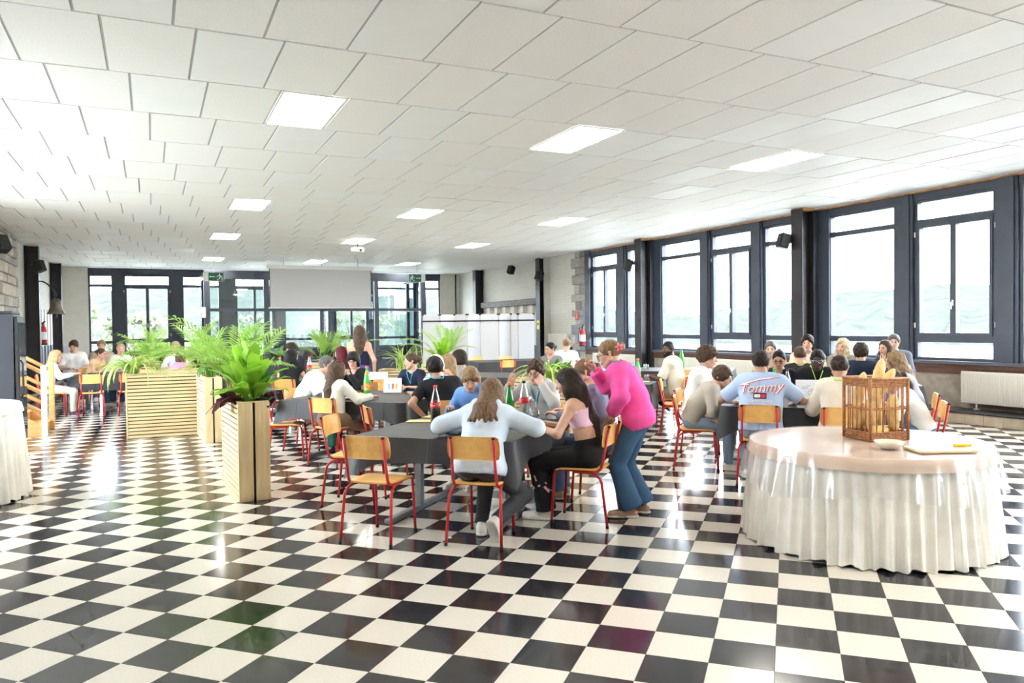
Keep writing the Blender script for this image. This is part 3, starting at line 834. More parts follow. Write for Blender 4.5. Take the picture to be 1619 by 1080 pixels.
    if top.get('hood'):
        bk = Vector((0, -d3.z, d3.y)); c0 = nb + bk * .075 * s - d3 * .055 * s
        hood = [(tuple(c0 - latC * .075 * s + d3 * .03 * s), tuple(c0 + latC * .075 * s + d3 * .03 * s), .058 * s, .058 * s), (tuple(c0 - latC * .075 * s), tuple(c0 - d3 * .15 * s + bk * .04 * s), .055 * s, .035 * s), (tuple(c0 + latC * .075 * s), tuple(c0 - d3 * .15 * s + bk * .04 * s), .055 * s, .035 * s),
                (tuple(nb - latC * .07 * s + Vector((0, .03 * s, 0))), tuple(c0 - latC * .08 * s), .035 * s, .045 * s), (tuple(nb + latC * .07 * s + Vector((0, .03 * s, 0))), tuple(c0 + latC * .08 * s), .035 * s, .045 * s)]
    fold = top.get('fold', .0016)
    def top_f(P):
        d = blend(P, tp, kk)
        for pr, en, di in ends:
            e = cone(P, *pr)
            if en is not None: e = np.maximum(e, (P - np.array(en, np.float32)) @ np.array(di, np.float32))
            d = smin(d, e, .022)
        if hood: d = smin(d, blend(P, hood, .03), .012)
        d = d + wob(P, fold)
        d = np.maximum(d, (hem_pt - P) @ dn)
        if top.get('cut'):                                # strapless top: cut straight across below the shoulders
            c = np.array(chest + d2 * top['cut'] * s); d = np.maximum(d, (P - c) @ np.array(d2))
        elif not hood: d = np.maximum(d, -(cone(P, *neck) - top.get('neck', .012)))
        return d
    lo, hi = bounds(tp + [e[0] for e in ends] + hood, .03)
    v, f = surf(top_f, lo, hi, hh)
    mats = [cloth(*top['col'])]; mi = None
    if top.get('stripe'):
        mats.append(cloth(*top['stripe'])); c = v[f].mean(1); mi = (np.mod(c[:, 2], .036) < .016).astype(int)
    quad = quad_mesh('top', v, f, mats, mi); to = place(top.get('name', 'shirt'), quad, o)
    # ---- trousers, shorts or skirt
    Lb = bottom['loose'] * s
    bp = [(a, b, ra + Lb, rb + Lb) for a, b, ra, rb in tor[0::4]]
    bl = bottom['len']; fl_ = bottom['flare']
    wcut = np.array(H0 + d1 * bottom.get('rise', .09) * s)
    if bottom.get('skirt'):
        bot = H0 + Vector((0, .0, -bottom['skirt'] * s))
        bp += [(tuple(H0 + latH * k * .05), tuple(bot + latH * k * (.09 + fl_)), .11 * s + Lb, .12 * s + fl_) for k in (-1, 1)]
        sk_z = bot.z
        def bot_f(P):
            ang = np.arctan2(P[:, 0], P[:, 1]); d = blend(P, bp, .05) + .006 * np.sin(18 * ang) * np.clip((H0.z - P[:, 2]) * 3, 0, 1)
            d = np.maximum(d, (P - wcut) @ dn); return np.maximum(d, sk_z - P[:, 2])
        lo, hi = bounds(bp, .03)
    else:
        lg = []
        for k in (-1, 1):
            a, kn, an, _, _ = legs[k]
            if bl <= .5:
                lg.append(((tuple(a), tuple(kn), .088 * s + Lb, .068 * s + Lb + fl_), a.lerp(kn, bl / .5), (kn - a).normalized(), k))
            else:
                lg.append(((tuple(a), tuple(kn), .088 * s + Lb, .06 * s + Lb), None, None, k)); en = kn.lerp(an, min(1.0, (bl - .5) / .5))
                lg.append(((tuple(kn), tuple(an + (an - kn) * .1), .06 * s + Lb, .044 * s + Lb + fl_), en, (an - kn).normalized(), k))
        def bot_f(P):
            d = blend(P, bp, kk)
            for pr, en, di, _ in lg:
                e = cone(P, *pr)
                if en is not None: e = np.maximum(e, (P - np.array(en, np.float32)) @ np.array(di, np.float32))
                d = smin(d, e, .02)
            d = d + wob(P, .0018); return np.maximum(d, (P - wcut) @ dn)
        lo, hi = bounds(bp + [x[0] for x in lg], .03)
    v, f = surf(bot_f, lo, hi, hh)
    place(bottom.get('name', 'trousers'), quad_mesh('trousers', v, f, [cloth(*bottom['col'])]), o)
    # ---- shoes
    low = shoes[1]; scol = {'white': (.72, .70, .66), 'black': (.02, .02, .022), 'tan': (.45, .27, .19), 'brown': (.12, .07, .045), 'plum': (.10, .03, .06), 'grey': (.35, .34, .33), 'navy': (.03, .04, .08)}[shoes[0]]
    for k in (-1, 1):
        a, kn, an, fyaw, fp = legs[k]
        v, f, mi = SHOES[(low, lod)]
        Rm = npm(Matrix.Rotation(math.radians(fyaw - k * 8), 3, 'Z') @ Matrix.Rotation(math.radians(fp), 3, 'X'))
        vv = (v - np.array((0, -.035, .085))) * (s * .97) @ Rm.T + np.array(an)
        if abs(fp) < 1: vv[:, 2] += .002 - vv[:, 2].min()
        place('shoe', quad_mesh('shoe', vv, f, [mat('shoe ' + shoes[0], scol, .55, bump=(40, .2)), mat('shoe sole', (.62, .60, .56), .6) if shoes[0] != 'black' else mat('black sole', (.03, .03, .03), .6)], mi), o)
    # ---- hair
    st, hc_ = hair[0], hair[1]; opt = hair[2] if len(hair) > 2 else {}
    def loc(P): return (P - hc.astype(np.float32)) @ R.astype(np.float32) / hs
    def hp(x, y, z): return tuple(Hc + Hm @ Vector((x * hs, y * hs, z * hs)))
    t, zc, sl_, bmp, fr = {'short': (.014, -.030, .92, .0035, 88), 'buzz': (.006, -.028, .90, .0008, 60), 'curly': (.030, -.035, .85, .008, 62), 'mop': (.026, -.045, .72, .005, 55), 'bob': (.02, -.045, .62, .003, 45), 'long': (.012, -.02, .85, .002, 50),
                           'wavy': (.02, -.03, .8, .007, 50), 'bun': (.006, -.02, .9, .001, 60), 'ponytail': (.007, -.02, .9, .001, 60), 'hijab': (.016, -.3, 0, .001, 40)}[st]
    t = opt.get('t', t)
    hp_prims = []
    drop = opt.get('drop') or tuple((-d2 * .55 + Vector((0, 0, -.45))).normalized()); drop = Vector(drop).normalized(); Ln = opt.get('len', .42) * s
    if st in ('long', 'wavy'):
        rad = opt.get('rad', .026 if st == 'long' else .036)
        a0, a1 = opt.get('arc', (-105, 105))
        for a in np.linspace(a0, a1, 12):
            ar = math.radians(a); st_ = Vector(hp(math.sin(ar) * .072, -math.cos(ar) * .088 - .012, .03)); mid = Vector(hp(math.sin(ar) * .078, -math.cos(ar) * .095 - .014, -.07))
            latw = Hm @ Vector((math.sin(ar), 0, 0)); ln = Ln * (1 - .18 * abs(a) / 100)
            pull = Vector((0, -d2.z, d2.y)) * -opt.get('out', -.03)
            e1 = mid + drop * ln * .5 + pull * (1 if abs(a) < 80 else .4); e2 = mid + drop * ln + latw * opt.get('fan', -.02) + pull
            hp_prims += [(tuple(st_), tuple(mid), .03 * hs, rad), (tuple(mid), tuple(e1), rad, rad * .95), (tuple(e1), tuple(e2), rad * .95, rad * .45)]
    if st == 'bun': hp_prims += [(hp(0, -.108, opt.get('bz', .035)), hp(0, -.118, opt.get('bz', .035) + .005), .042, .04), (hp(.018, -.13, opt.get('bz', .035) + .02), hp(-.02, -.13, opt.get('bz', .035) - .01), .022, .022)]
    if st == 'ponytail': hp_prims += [(hp(0, -.10, .03), hp(0, -.135, .035), .022, .03), (hp(0, -.135, .035), tuple(Vector(hp(0, -.155, -.01)) + drop * .06), .032, .038), (tuple(Vector(hp(0, -.155, -.01)) + drop * .06), tuple(Vector(hp(0, -.15, -.01)) + drop * .2), .036, .012)]
    if st == 'hijab': hp_prims += [(hp(0, -.03, -.03), tuple(nb), .085, .085), (tuple(nb), tuple(sh[-1].lerp(nb, .35) - d2 * .03), .085, .055), (tuple(nb), tuple(sh[1].lerp(nb, .35) - d2 * .03), .085, .055), (tuple(nb), tuple(chest + Vector((0, -.06, .0))), .09, .06)]
    if st == 'bob':
        for a in np.linspace(-100, 100, 7):
            ar = math.radians(a); hp_prims.append((hp(math.sin(ar) * .07, -math.cos(ar) * .085 - .012, .0), hp(math.sin(ar) * .075, -math.cos(ar) * .085 - .012, -.065), .035, .03))
    fringe = opt.get('fringe', 0)
    def hair_f(P):
        Q = loc(P)
        d = ell(Q, (0, -.015, .036), (.077 + t, .098 + t, .088 + t)) * hs
        if st == 'hijab':
            d = smin(d, blend(P, hp_prims, .04), .04); op = ell(Q, (0, .105, -.02), (.056, .075, .082)) * hs; return np.maximum(d, -op) + wob(P, .0015)
        fr_ = np.clip(Q[:, 1] * 14, 0, 1)
        pl = (zc + sl_ * Q[:, 1]) - Q[:, 2] + fr_ * (.012 - 7.5 * Q[:, 0] ** 2 + .003 * np.sin(95 * Q[:, 0] + 1))
        pl = np.where(Q[:, 1] > .04, np.minimum(pl, (.055 - .02 * fringe) - Q[:, 2] + 0 * pl) if fringe else pl, pl)
        d = smax(d, pl * .7 * hs, .012)
        if fringe: d = smin(d, cone(P, hp(-.05, .085, .058), hp(.05, .085, .055), .02 * hs, .02 * hs), .012)
        if hp_prims: d = smin(d, blend(P, hp_prims, .022 if st == 'long' else .012), .02 if st not in ('bun', 'ponytail') else .01)
        if st in ('long', 'wavy'):
            face = ell(Q, (0, .085, -.04), (.06, .075, .10)) * hs; d = smax(d, -face, .008)
        ang = np.arctan2(Q[:, 0], -Q[:, 1] + .001)
        if st in ('curly', 'wavy', 'mop', 'short'): d = d + bmp * (np.sin(fr * 1.3 * Q[:, 0] + 1) * np.sin(fr * 1.2 * Q[:, 1] + 2) * np.sin(fr * 1.25 * Q[:, 2]) * 1.6)
        else: d = d + bmp * np.sin(13 * ang + 5 * np.sin(14 * Q[:, 2]))
        return d
    A = np.array(Hc) - .17; B = np.array(Hc) + .17
    if hp_prims:
        l2, h2 = bounds(hp_prims, .02); A = np.minimum(A, l2); B = np.maximum(B, h2)
    v, f = surf(hair_f, A, B, .0105 if lod == 0 else .016)
    place('hair' if st != 'hijab' else 'headscarf', quad_mesh('hair', v, f, [hairm(hc_) if st != 'hijab' else cloth('ivory scarf', (.76, .74, .69))]), o)
    if beard:
        def beard_f(P):
            Q = loc(P); d = np.maximum(head_sdf(Q, 1) - .006, Q[:, 2] + .042 - .5 * np.maximum(0, np.abs(Q[:, 0]) - .03)); d = np.maximum(d, -.01 - Q[:, 1] + .0)
            d = np.maximum(d, -.118 - Q[:, 2]); d = np.maximum(d, -ell(Q, (0, .1, -.063), (.024, .04, .013))); return d * hs
        v, f = surf(beard_f, hc - .15, hc + .15, .0075); place('beard', quad_mesh('beard', v, f, [hairm(beard)]), o)
    if glasses:
        b = MB(); gm = {'black': M_blackpl, 'silver': M_chrome}[glasses.split()[0]]
        for k in (-1, 1):
            ring = [hp(k * .032 + .0235 * math.cos(x), .103, -.001 + .019 * math.sin(x)) for x in np.linspace(0, 2 * math.pi, 13)]
            b.tube(ring, .0024, 5, False); b.tube([hp(k * .055, .1, .006), hp(k * .08, .06, .006), hp(k * .082, -.01, .004)], .0022, 5)
        b.tube([hp(-.009, .104, .004), hp(.009, .104, .004)], .0024, 5); go = b.build('glasses', gm, o)
        if 'dark' in glasses:
            for k in (-1, 1):
                MB().add([hp(k * .032 + .022 * math.cos(x), .103, -.001 + .018 * math.sin(x)) for x in np.linspace(0, 2 * math.pi, 13)[:-1]], [tuple(range(12))]).build('lens', mat('tinted lens', (.05, .06, .10), .08), go)
    if lanyard:
        pts = []; dr = []
        bx = nb + Vector((0, -.2, .0)); fx = chest - d2 * .10 * s
        for tt in np.linspace(0, 1, 26):
            a = (tt - .5) * 2                             # -1 .. 1 round the neck, front ends meet low on the chest
            if abs(a) < .22: pts.append(nb + Vector((a * .25, -.25, .02))); dr.append((0, 1, -.05))
            else:
                u = (abs(a) - .22) / .78; sx = 1 if a > 0 else -1
                pp_ = Vector((sx * .075 * (1 - u) * s + nb.x, 0, 0)); zz = (nb.z + .035) * (1 - u) + fx.z * u
                if u < .28: pts.append(Vector((nb.x + sx * .078 * s, nb.y - .04 + u * .25, nb.z + .3))); dr.append((0, 0, -1))
                else: pts.append(Vector((pp_.x, chest.y + .5, zz))); dr.append((0, -1, 0))
        P = trace(lambda X: np.minimum(top_f(X), body_f(X)), [tuple(x) for x in pts], dr, .006)
        ok = np.abs(np.minimum(top_f(P), body_f(P))) < .02; P = P[ok]
        lc = {'lime': (.45, .75, .05), 'cyan': (.10, .50, .62)}[lanyard]
        MB().tube([tuple(x) for x in P], .0055 * max(1, s), 6, False).build('lanyard', mat('lanyard ' + lanyard, lc, .6), o)
    return dict(o=o, top_f=top_f, body_f=body_f, bot_f=bot_f, top=to, Hc=Hc, Hm=Hm, hs=hs, nb=nb, chest=chest, waist=waist, H0=H0, arms=arms, hp=hp, d2=d2)

# ================================================================ FURNITURE
M_ply = wood('varnished beech ply', (0.90, 0.53, 0.17), (0.80, 0.44, 0.125), 2.2, (9, 1.5, 9), .32)
M_red = mat('red enamel tube', (0.52, 0.022, 0.022), .32, noise=(6, .1))
M_rubber = mat('black rubber cap', (0.015, 0.015, 0.015), .7)
M_tablesteel = mat('grey table steel', (0.20, 0.205, 0.215), .45, noise=(5, .15))
M_tabletop = mat('grey laminate top', (0.35, 0.34, 0.33), .5)

def paper_mat(name, col):
    mt = mat(name, col, .52, noise=(3, .12)); nt = mt.node_tree; b = nt.nodes['Principled BSDF']
    tcn = nt.nodes.new('ShaderNodeTexCoord'); br = nt.nodes.new('ShaderNodeTexBrick'); br.offset = 0.0
    br.inputs['Scale'].default_value = 1.0; br.inputs['Brick Width'].default_value = .30; br.inputs['Row Height'].default_value = .30; br.inputs['Mortar Size'].default_value = .004; br.inputs['Mortar Smooth'].default_value = 1.0
    n = nt.nodes.new('ShaderNodeTexNoise'); n.inputs['Scale'].default_value = 5
    mx = nt.nodes.new('ShaderNodeMath'); mx.operation = 'MULTIPLY_ADD'; mx.inputs[1].default_value = .5
    nt.links.new(tcn.outputs['Object'], br.inputs['Vector']); nt.links.new(tcn.outputs['Object'], n.inputs['Vector'])
    nt.links.new(n.outputs['Fac'], mx.inputs[0]); nt.links.new(br.outputs['Fac'], mx.inputs[2])
    bp = nt.nodes.new('ShaderNodeBump'); bp.inputs['Strength'].default_value = .55; bp.inputs['Distance'].default_value = .008
    nt.links.new(mx.outputs[0], bp.inputs['Height']); nt.links.new(bp.outputs[0], b.inputs['Normal'])
    return mt
M_paper = paper_mat('black paper cloth', (0.028, 0.027, 0.029))

def curved_panel(w, hgt, thick, bend, z0, y0, tilt, n=8, round_=.03):
    """upright ply panel, bowed back in the middle"""
    b = MB(); rows = []
    prof = [(-.5, round_), (-.5 + .06, .008), (-.2, 0), (.2, 0), (.44, .008), (.5, round_)]
    for side in (0, 1):
        for fz, inset in prof:
            for i in range(n + 1):
                x = (i / n - .5) * (w - 2 * inset); y = y0 + bend * (1 - (2 * x / w) ** 2) * -1 + tilt * fz * hgt + (thick if side else 0)
                b.v.append((x, y, z0 + fz * hgt))
    k = n + 1; R = len(prof)
    for side in (0, 1):
        o_ = side * R * k
        for r in range(R - 1):
            for i in range(n):
                q = (o_ + r * k + i, o_ + r * k + i + 1, o_ + (r + 1) * k + i + 1, o_ + (r + 1) * k + i)
                b.f.append(q if side == 0 else q[::-1]); b.sm.append(True)
    ring = [r * k for r in range(R)] + [(R - 1) * k + i for i in range(1, k)] + [r * k + n for r in range(R - 2, -1, -1)] + [i for i in range(n - 1, 0, -1)]
    for a, c in zip(ring, ring[1:] + ring[:1]): b.f.append((c, a, a + R * k, c + R * k)); b.sm.append(False)
    b.m = [0] * len(b.f); return b
def seat_panel():
    b = MB(); n = 8; xs = np.linspace(-1, 1, n + 1); ys = np.linspace(-1, 1, n + 1)
    for side in (0, 1):
        for y in ys:
            for x in xs:
                X = x * (.19 - .022 * max(0, abs(y) - .8) / .2 * abs(x) ** 3) * (1 + .05 * y); Y = y * .195 * (1 - .04 * abs(x) ** 4)
                Z = .462 - .008 * (1 - x * x) * (1 - y * y) - (.018 * ((y - .6) / .4) ** 2 if y > .6 else 0) - (.012 if side else 0)
                b.v.append((X, Y + .005, Z))
    k = n + 1
    for side in (0, 1):
        o_ = side * k * k
        for r in range(n):
            for i in range(n):
                q = (o_ + r * k + i, o_ + r * k + i + 1, o_ + (r + 1) * k + i + 1, o_ + (r + 1) * k + i); b.f.append(q if side == 0 else q[::-1]); b.sm.append(True)
    ring = [i for i in range(k)] + [r * k + n for r in range(1, k)] + [n * k + i for i in range(n - 1, -1, -1)] + [r * k for r in range(n - 1, 0, -1)]
    for a, c in zip(ring, ring[1:] + ring[:1]): b.f.append((c, a, a + k * k, c + k * k)); b.sm.append(False)
    b.m = [0] * len(b.f); return b
def arc(p0, p1, p2, n=5):
    p0, p1, p2 = Vector(p0), Vector(p1), Vector(p2)
    return [p0 * (1 - t) ** 2 + p1 * 2 * t * (1 - t) + p2 * t * t for t in np.linspace(0, 1, n)]
CH = {}
CH['seat'] = [seat_panel().mesh('seat', M_ply)]
CH['backrest'] = [curved_panel(.405, .175, .011, .022, .728, -.226, -.12).mesh('backrest', M_ply)]
legs_, rails_ = [], []
for s in (-1, 1):
    b = MB(); b.tube([(s * .172, .232, 0.0), (s * .168, .205, .38)] + arc((s * .168, .203, .40), (s * .168, .20, .443), (s * .168, .16, .443), 4), .0115, 8); b.slot(1).tube([(s * .172, .232, 0.001), (s * .172, .230, .022)], .0135, 8); legs_.append(b.mesh('leg', [M_red, M_rubber]))
    b = MB(); b.tube([(s * .158, .04, .428)] + arc((s * .165, -.07, .428), (s * .192, -.185, .43), (s * .200, -.205, .36), 5) + [(s * .215, -.252, 0.0)], .0115, 8); b.slot(1).tube([(s * .215, -.252, 0.001), (s * .214, -.249, .022)], .0135, 8); legs_.append(b.mesh('leg', [M_red, M_rubber]))
    b = MB(); b.tube([(s * .168, .16, .443), (s * .168, -.12, .443)] + arc((s * .168, -.15, .443), (s * .168, -.19, .445), (s * .167, -.202, .50), 5) + [(s * .165, -.262, .805)], .0115, 8); b.slot(1).tube([(s * .165, -.261, .80), (s * .165, -.263, .814)], .013, 8); rails_.append(b.mesh('side_rail', [M_red, M_rubber]))
CH['leg'] = legs_; CH['side_rail'] = rails_
b = MB(); b.tube([(-.16, .04, .428), (.16, .04, .428)], .009, 6); b.tube([(-.168, -.12, .438), (.168, -.12, .438)], .009, 6); CH['cross_bar'] = [b.mesh('cross_bar', M_red)]
b = MB()
for s in (-1, 1):
    for z in (.70, .755): b.lathe([(.008, 0), (.006, .004), (0, .005)], 8, (s * .165, 0, 0))
def chair(label, p, q, h, world=None):
    t = thing('dining_chair', W(p, q) if world is None else world, RZ(h) if world is None else math.radians(h), label, 'chair', 'red and beech school chairs')
    for k, ms in CH.items():
        for me in ms: place(k, me, t)
    return t

def drape(w, d, hang, seed, top=.748, corner=.1):
    """paper cloth over a w x d table: creased top, wavy falls, drooping corners"""
    rg = np.random.default_rng(seed); ph = rg.uniform(0, 6, 6)
    hw, hd = w / 2 + .006, d / 2 + .006; b = MB()
    n = 14; per = []
    for i in range(n): per.append((-hw + 2 * hw * i / n, -hd))
    for i in range(n): per.append((hw, -hd + 2 * hd * i / n))
    for i in range(n): per.append((hw - 2 * hw * i / n, hd))
    for i in range(n): per.append((-hw, hd - 2 * hd * i / n))
    N = len(per); rows = 7
    for r in range(rows + 1):
        t = r / rows
        for k, (x, y) in enumerate(per):
            cx = min(abs(abs(x) - hw), .25) / .25; cyy = min(abs(abs(y) - hd), .25) / .25
            cor = max(0, 1 - (cx + cyy)) ** 1.5                                    # 1 at the corners
            L = hang * (1 + .06 * math.sin(k * .55 + ph[0])) + corner * cor
            nx = (1 if x > 0 else -1) if abs(x) >= hw - 1e-6 else 0; ny = (1 if y > 0 else -1) if abs(y) >= hd - 1e-6 else 0
            l = math.hypot(nx, ny) or 1; nx, ny = nx / l, ny / l
            out = .006 + t * (.022 + .014 * math.sin(k * .9 + ph[1]) + .010 * math.sin(k * 2.1 + ph[2]) + cor * (.055 + .02 * math.sin(ph[3])))
            rnd = .012 * (1 - math.cos(min(1, t * 3) * math.pi / 2))
            b.v.append((x + nx * out, y + ny * out, top - t * L - 0 * rnd))
    for r in range(rows):
        for k in range(N):
            b.f.append((r * N + (k + 1) % N, r * N + k, (r + 1) * N + k, (r + 1) * N + (k + 1) % N)); b.sm.append(True)
    base = len(b.v); g = 14                                                          # top sheet
    for j in range(g + 1):
        for i in range(g + 1):
            x = -hw + 2 * hw * i / g; y = -hd + 2 * hd * j / g
            b.v.append((x, y, top + (.0012 * math.sin(9 * x + ph[4]) * math.sin(8 * y + ph[5]) + .001 if 0 < i < g and 0 < j < g else 0)))
    for j in range(g):
        for i in range(g):
            k = base + j * (g + 1) + i; b.f.append((k, k + 1, k + g + 2, k + g + 1)); b.sm.append(True)
    b.m = [0] * len(b.f); return b
def table(label, clabel, p, q, w, d, hang=.2, seed=1, rot=0, world=None, corner=.1):
    loc = W(p, q) if world is None else world; rz = RZ(rot) if world is None else math.radians(rot)
    t = thing('folding_table', loc, rz, label, 'table', 'paper covered dining tables')
    MB().box((0, 0, .728), (w, d, .03), bevel=.006).build('tabletop', M_tabletop, t)
    for sx in (-1, 1):
        b = MB(); x = sx * (w / 2 - .22)
        b.box((x, 0, .38), (.06, .06, .67)); b.build('leg', M_tablesteel, t)
        MB().box((x, 0, .022), (.07, d * .8, .044), bevel=.008).build('foot', M_tablesteel, t)
        MB().box((x, 0, .70), (.05, d * .75, .03)).build('bracket', M_tablesteel, t)
    MB().box((0, 0, .69), (w - .5, .04, .04)).build('stretcher', M_tablesteel, t)
    c = drape(w, d, hang, seed, corner=corner).build('tablecloth', M_paper, None, loc, rz)
    tag(c, clabel, 'tablecloth', 'black paper tablecloths'); return t

# ---- dining tables (p to the right, q away, along the floor tiling)
table('dining table with grey T legs in the middle foreground', 'black paper cloth on the foreground table beside the pink jumper girl', -2.65, 6.15, 1.36, 1.46, .2, 3, corner=.14)
table('dining table behind the foreground one, seating the man in a white shirt', 'black paper cloth under the orange labelled green bottle and picture card', -5.05, 8.68, 1.70, 1.50, .22, 5)
table('dining table at the curly boy in the dark jacket, beyond the planters', 'black paper cloth reaching low by the curly haired boy holding white paper', -8.35, 11.65, 2.1, 1.4, .45, 7)
table('dining table in front of the man with lettering on his pale blue shirt', 'black paper cloth with cards beside the man in the lettered pale blue shirt', 0.09, 9.17, 1.54, 1.52, .22, 9, corner=.16)
table('dining table nearest the window columns on the right, seating the blonde curly woman', 'black paper cloth on the table below the right hand windows', .55, 12.3, 2.3, 1.3, .2, 11)
table('dining table set with tumblers beside the bearded man', 'black paper cloth hanging in a long point beside the bearded man', -2.62, 11.95, 1.4, 1.5, .35, 13, corner=.2)
table('empty set table along the window wall behind the bearded man', 'black paper cloth under upturned tumblers by the window wall', -2.3, 15.1, 2.6, 1.3, .2, 15)
table('empty table in front of the white partition screens', 'black paper cloth with a deep front fall before the white screens', 0, 0, 2.1, 1.3, .42, 17, rot=0, world=(8.3, 17.9, 0))
table('empty table behind the boy with glasses, between planters', 'black paper cloth on the empty table behind the boy with glasses', -5.1, 12.95, 1.6, 1.4, .25, 19)
table('dining table at the far left behind the slatted planters', 'paper cloth on the far left table of white shirted people', 0, 0, 2.7, 1.4, .28, 21, rot=0, world=(-.05, 17.7, 0))

# ---- round buffet table with pleated skirt and clear film
def skirt_mesh(R0, R1, z0, z1, npl, seed, puddle=True):
    rg = np.random.default_rng(seed); b = MB(); N = npl * 8; rows = 12; amp = rg.uniform(.6, 1.35, npl); ph = rg.uniform(-.25, .25, npl)
    for r in range(rows + 1):
        t = r / rows
        for k in range(N):
            a = 2 * math.pi * k / N; i = int(k / 8) % npl; f = (k % 8) / 8
            pl = (math.cos((f + ph[i] * t) * 2 * math.pi)) * amp[i]
            rr = R0 + (R1 - R0) * t + pl * (.003 + .022 * t ** .6)
            zz = z0 + (z1 - z0) * t + (.012 * math.sin(k * .37) + .01 * amp[i] if t == 1 and puddle else 0)
            b.v.append((rr * math.cos(a), rr * math.sin(a), zz))
    for r in range(rows):
        for k in range(N): b.f.append((r * N + (k + 1) % N, r * N + k, (r + 1) * N + k, (r + 1) * N + (k + 1) % N)); b.sm.append(True)
    b.m = [0] * len(b.f); return b
M_linen = cloth('cream linen', (0.88, 0.85, 0.795)); M_peach = cloth('peach cloth', (0.74, 0.55, 0.43))
M_film = mat('clear plastic film', (0.95, 0.95, 0.95), .08, spec=.6)
def film_mat():
    mt = bpy.data.materials.new('clear table film'); mt.use_nodes = True; nt = mt.node_tree; nt.nodes.remove(nt.nodes['Principled BSDF'])
    t = nt.nodes.new('ShaderNodeBsdfTransparent'); g = nt.nodes.new('ShaderNodeBsdfGlossy'); g.inputs['Roughness'].default_value = .24; d = nt.nodes.new('ShaderNodeBsdfDiffuse'); d.inputs[0].default_value = (.8, .8, .8, 1)
    m1 = nt.nodes.new('ShaderNodeMixShader'); m2 = nt.nodes.new('ShaderNodeMixShader'); m2.inputs[0].default_value = .09
    lw = nt.nodes.new('ShaderNodeLayerWeight'); lw.inputs['Blend'].default_value = .35
    mp = nt.nodes.new('ShaderNodeMath'); mp.operation = 'MULTIPLY_ADD'; mp.inputs[1].default_value = .42; mp.inputs[2].default_value = .06
    n = nt.nodes.new('ShaderNodeTexNoise'); n.inputs['Scale'].default_value = 9; bp = nt.nodes.new('ShaderNodeBump'); bp.inputs['Strength'].default_value = .25; bp.inputs['Distance'].default_value = .01
    nt.links.new(n.outputs['Fac'], bp.inputs['Height']); nt.links.new(bp.outputs[0], g.inputs['Normal'])
    nt.links.new(lw.outputs['Facing'], mp.inputs[0]); nt.links.new(mp.outputs[0], m1.inputs[0]); nt.links.new(t.outputs[0], m2.inputs[1]); nt.links.new(d.outputs[0], m2.inputs[2])
    nt.links.new(m2.outputs[0], m1.inputs[1]); nt.links.new(g.outputs[0], m1.inputs[2]); nt.links.new(m1.outputs[0], nt.nodes['Material Output'].inputs[0]); return mt
M_filmm = film_mat()
def buffet(label, clabel, loc, R, zt, seed, topcol, film=True):
    t = thing('round_table', loc, 0, label, 'table')
    MB().lathe([(0, -.03), (R - .02, -.03), (R - .02, -.004), (0, -.004)], 48, (0, 0, zt)).build('tabletop', M_tabletop, t)
    for k in range(4):
        a = k * math.pi / 2 + .4; MB().tube([(.45 * math.cos(a), .45 * math.sin(a), zt - .03), (.6 * math.cos(a), .6 * math.sin(a), .0)], .018, 8).build('leg', M_tablesteel, t)
    c = thing('buffet_cloth', loc, 0, clabel, 'tablecloth')
    MB().lathe([(R + .022, zt - .085), (R + .012, zt - .045), (R + .002, zt - .006), (R - .008, zt + .001), (0, zt + .001)], 72, capb=False).build('cloth_top', topcol, c)
    skirt_mesh(R - .008, R + .05, zt - .05, .004, 58, seed).build('skirt', M_linen, c)
    if film:
        b = MB(); b.lathe([(0, .006), (R + .004, .006)], 288, (0, 0, zt), capb=False, capt=False)
        N = 288; rg = np.random.default_rng(seed + 1); ph = rg.uniform(0, 6, 5); n0 = len(b.v)
        for r in range(7):
            for k in range(N):
                a = 2 * math.pi * k / N; t_ = r / 6; tri = abs(((a * 4 / math.pi) % 2) - 1)
                ln = .24 + .09 * tri; wv = (.5 + .5 * math.sin(a * 37 + ph[0])) * .040 + (.5 + .5 * math.sin(a * 13 + ph[1])) * .03
                rr = R + .014 + t_ * (.022 + wv); b.v.append((rr * math.cos(a), rr * math.sin(a), zt + .006 - ln * t_))
        for r in range(6):
            for k in range(N): b.f.append((n0 + r * N + (k + 1) % N, n0 + r * N + k, n0 + (r + 1) * N + k, n0 + (r + 1) * N + (k + 1) % N)); b.m.append(0); b.sm.append(True)
        b.build('plastic_film', M_filmm, c)
    return t
buffet('round buffet table at the right carrying the bread basket', 'cream pleated skirt with clear film over the round bread table', W(.54, 6.33), .83, .725, 4, M_peach)
buffet('white skirted table at the left edge in front of the fridge', 'plain white cloth hanging over the table at the left edge', (-1.98, 9.0, 0), .8, .92, 8, cloth('white cloth top', (.8, .79, .77)), film=False)

# ---- wicker basket with baguettes
M_wicker = mat('brown wicker', (0.40, 0.17, 0.062), .45, noise=(40, .35), bump=(60, .4))
bk = thing('bread_basket', W(.62, 6.46, .732), RZ(33), 'open brown wicker basket of baguettes on the round table', 'basket')
BW, BD, BH = .325, .30, .465
def woven(x0, x1, y0, y1, z, r, nwav, ph, b):
    pts = []
    per = [((x0, y0), (x1, y0)), ((x1, y0), (x1, y1)), ((x1, y1), (x0, y1)), ((x0, y1), (x0, y0))]
    for si, ((ax_, ay_), (bx_, by_)) in enumerate(per):
        for i in range(nwav):
            t = i / nwav; nx, ny = ((0, -1), (1, 0), (0, 1), (-1, 0))[si]; o_ = .006 * math.sin(i * math.pi + ph + .5)
            pts.append((ax_ + (bx_ - ax_) * t + nx * o_, ay_ + (by_ - ay_) * t + ny * o_, z))
    pts.append(pts[0]); b.tube(pts, r, 5, False)
b = MB()
for k in range(6): woven(-BW / 2, BW / 2, -BD / 2, BD / 2, .006 + k * .011, .0062, 14, k * math.pi, b)
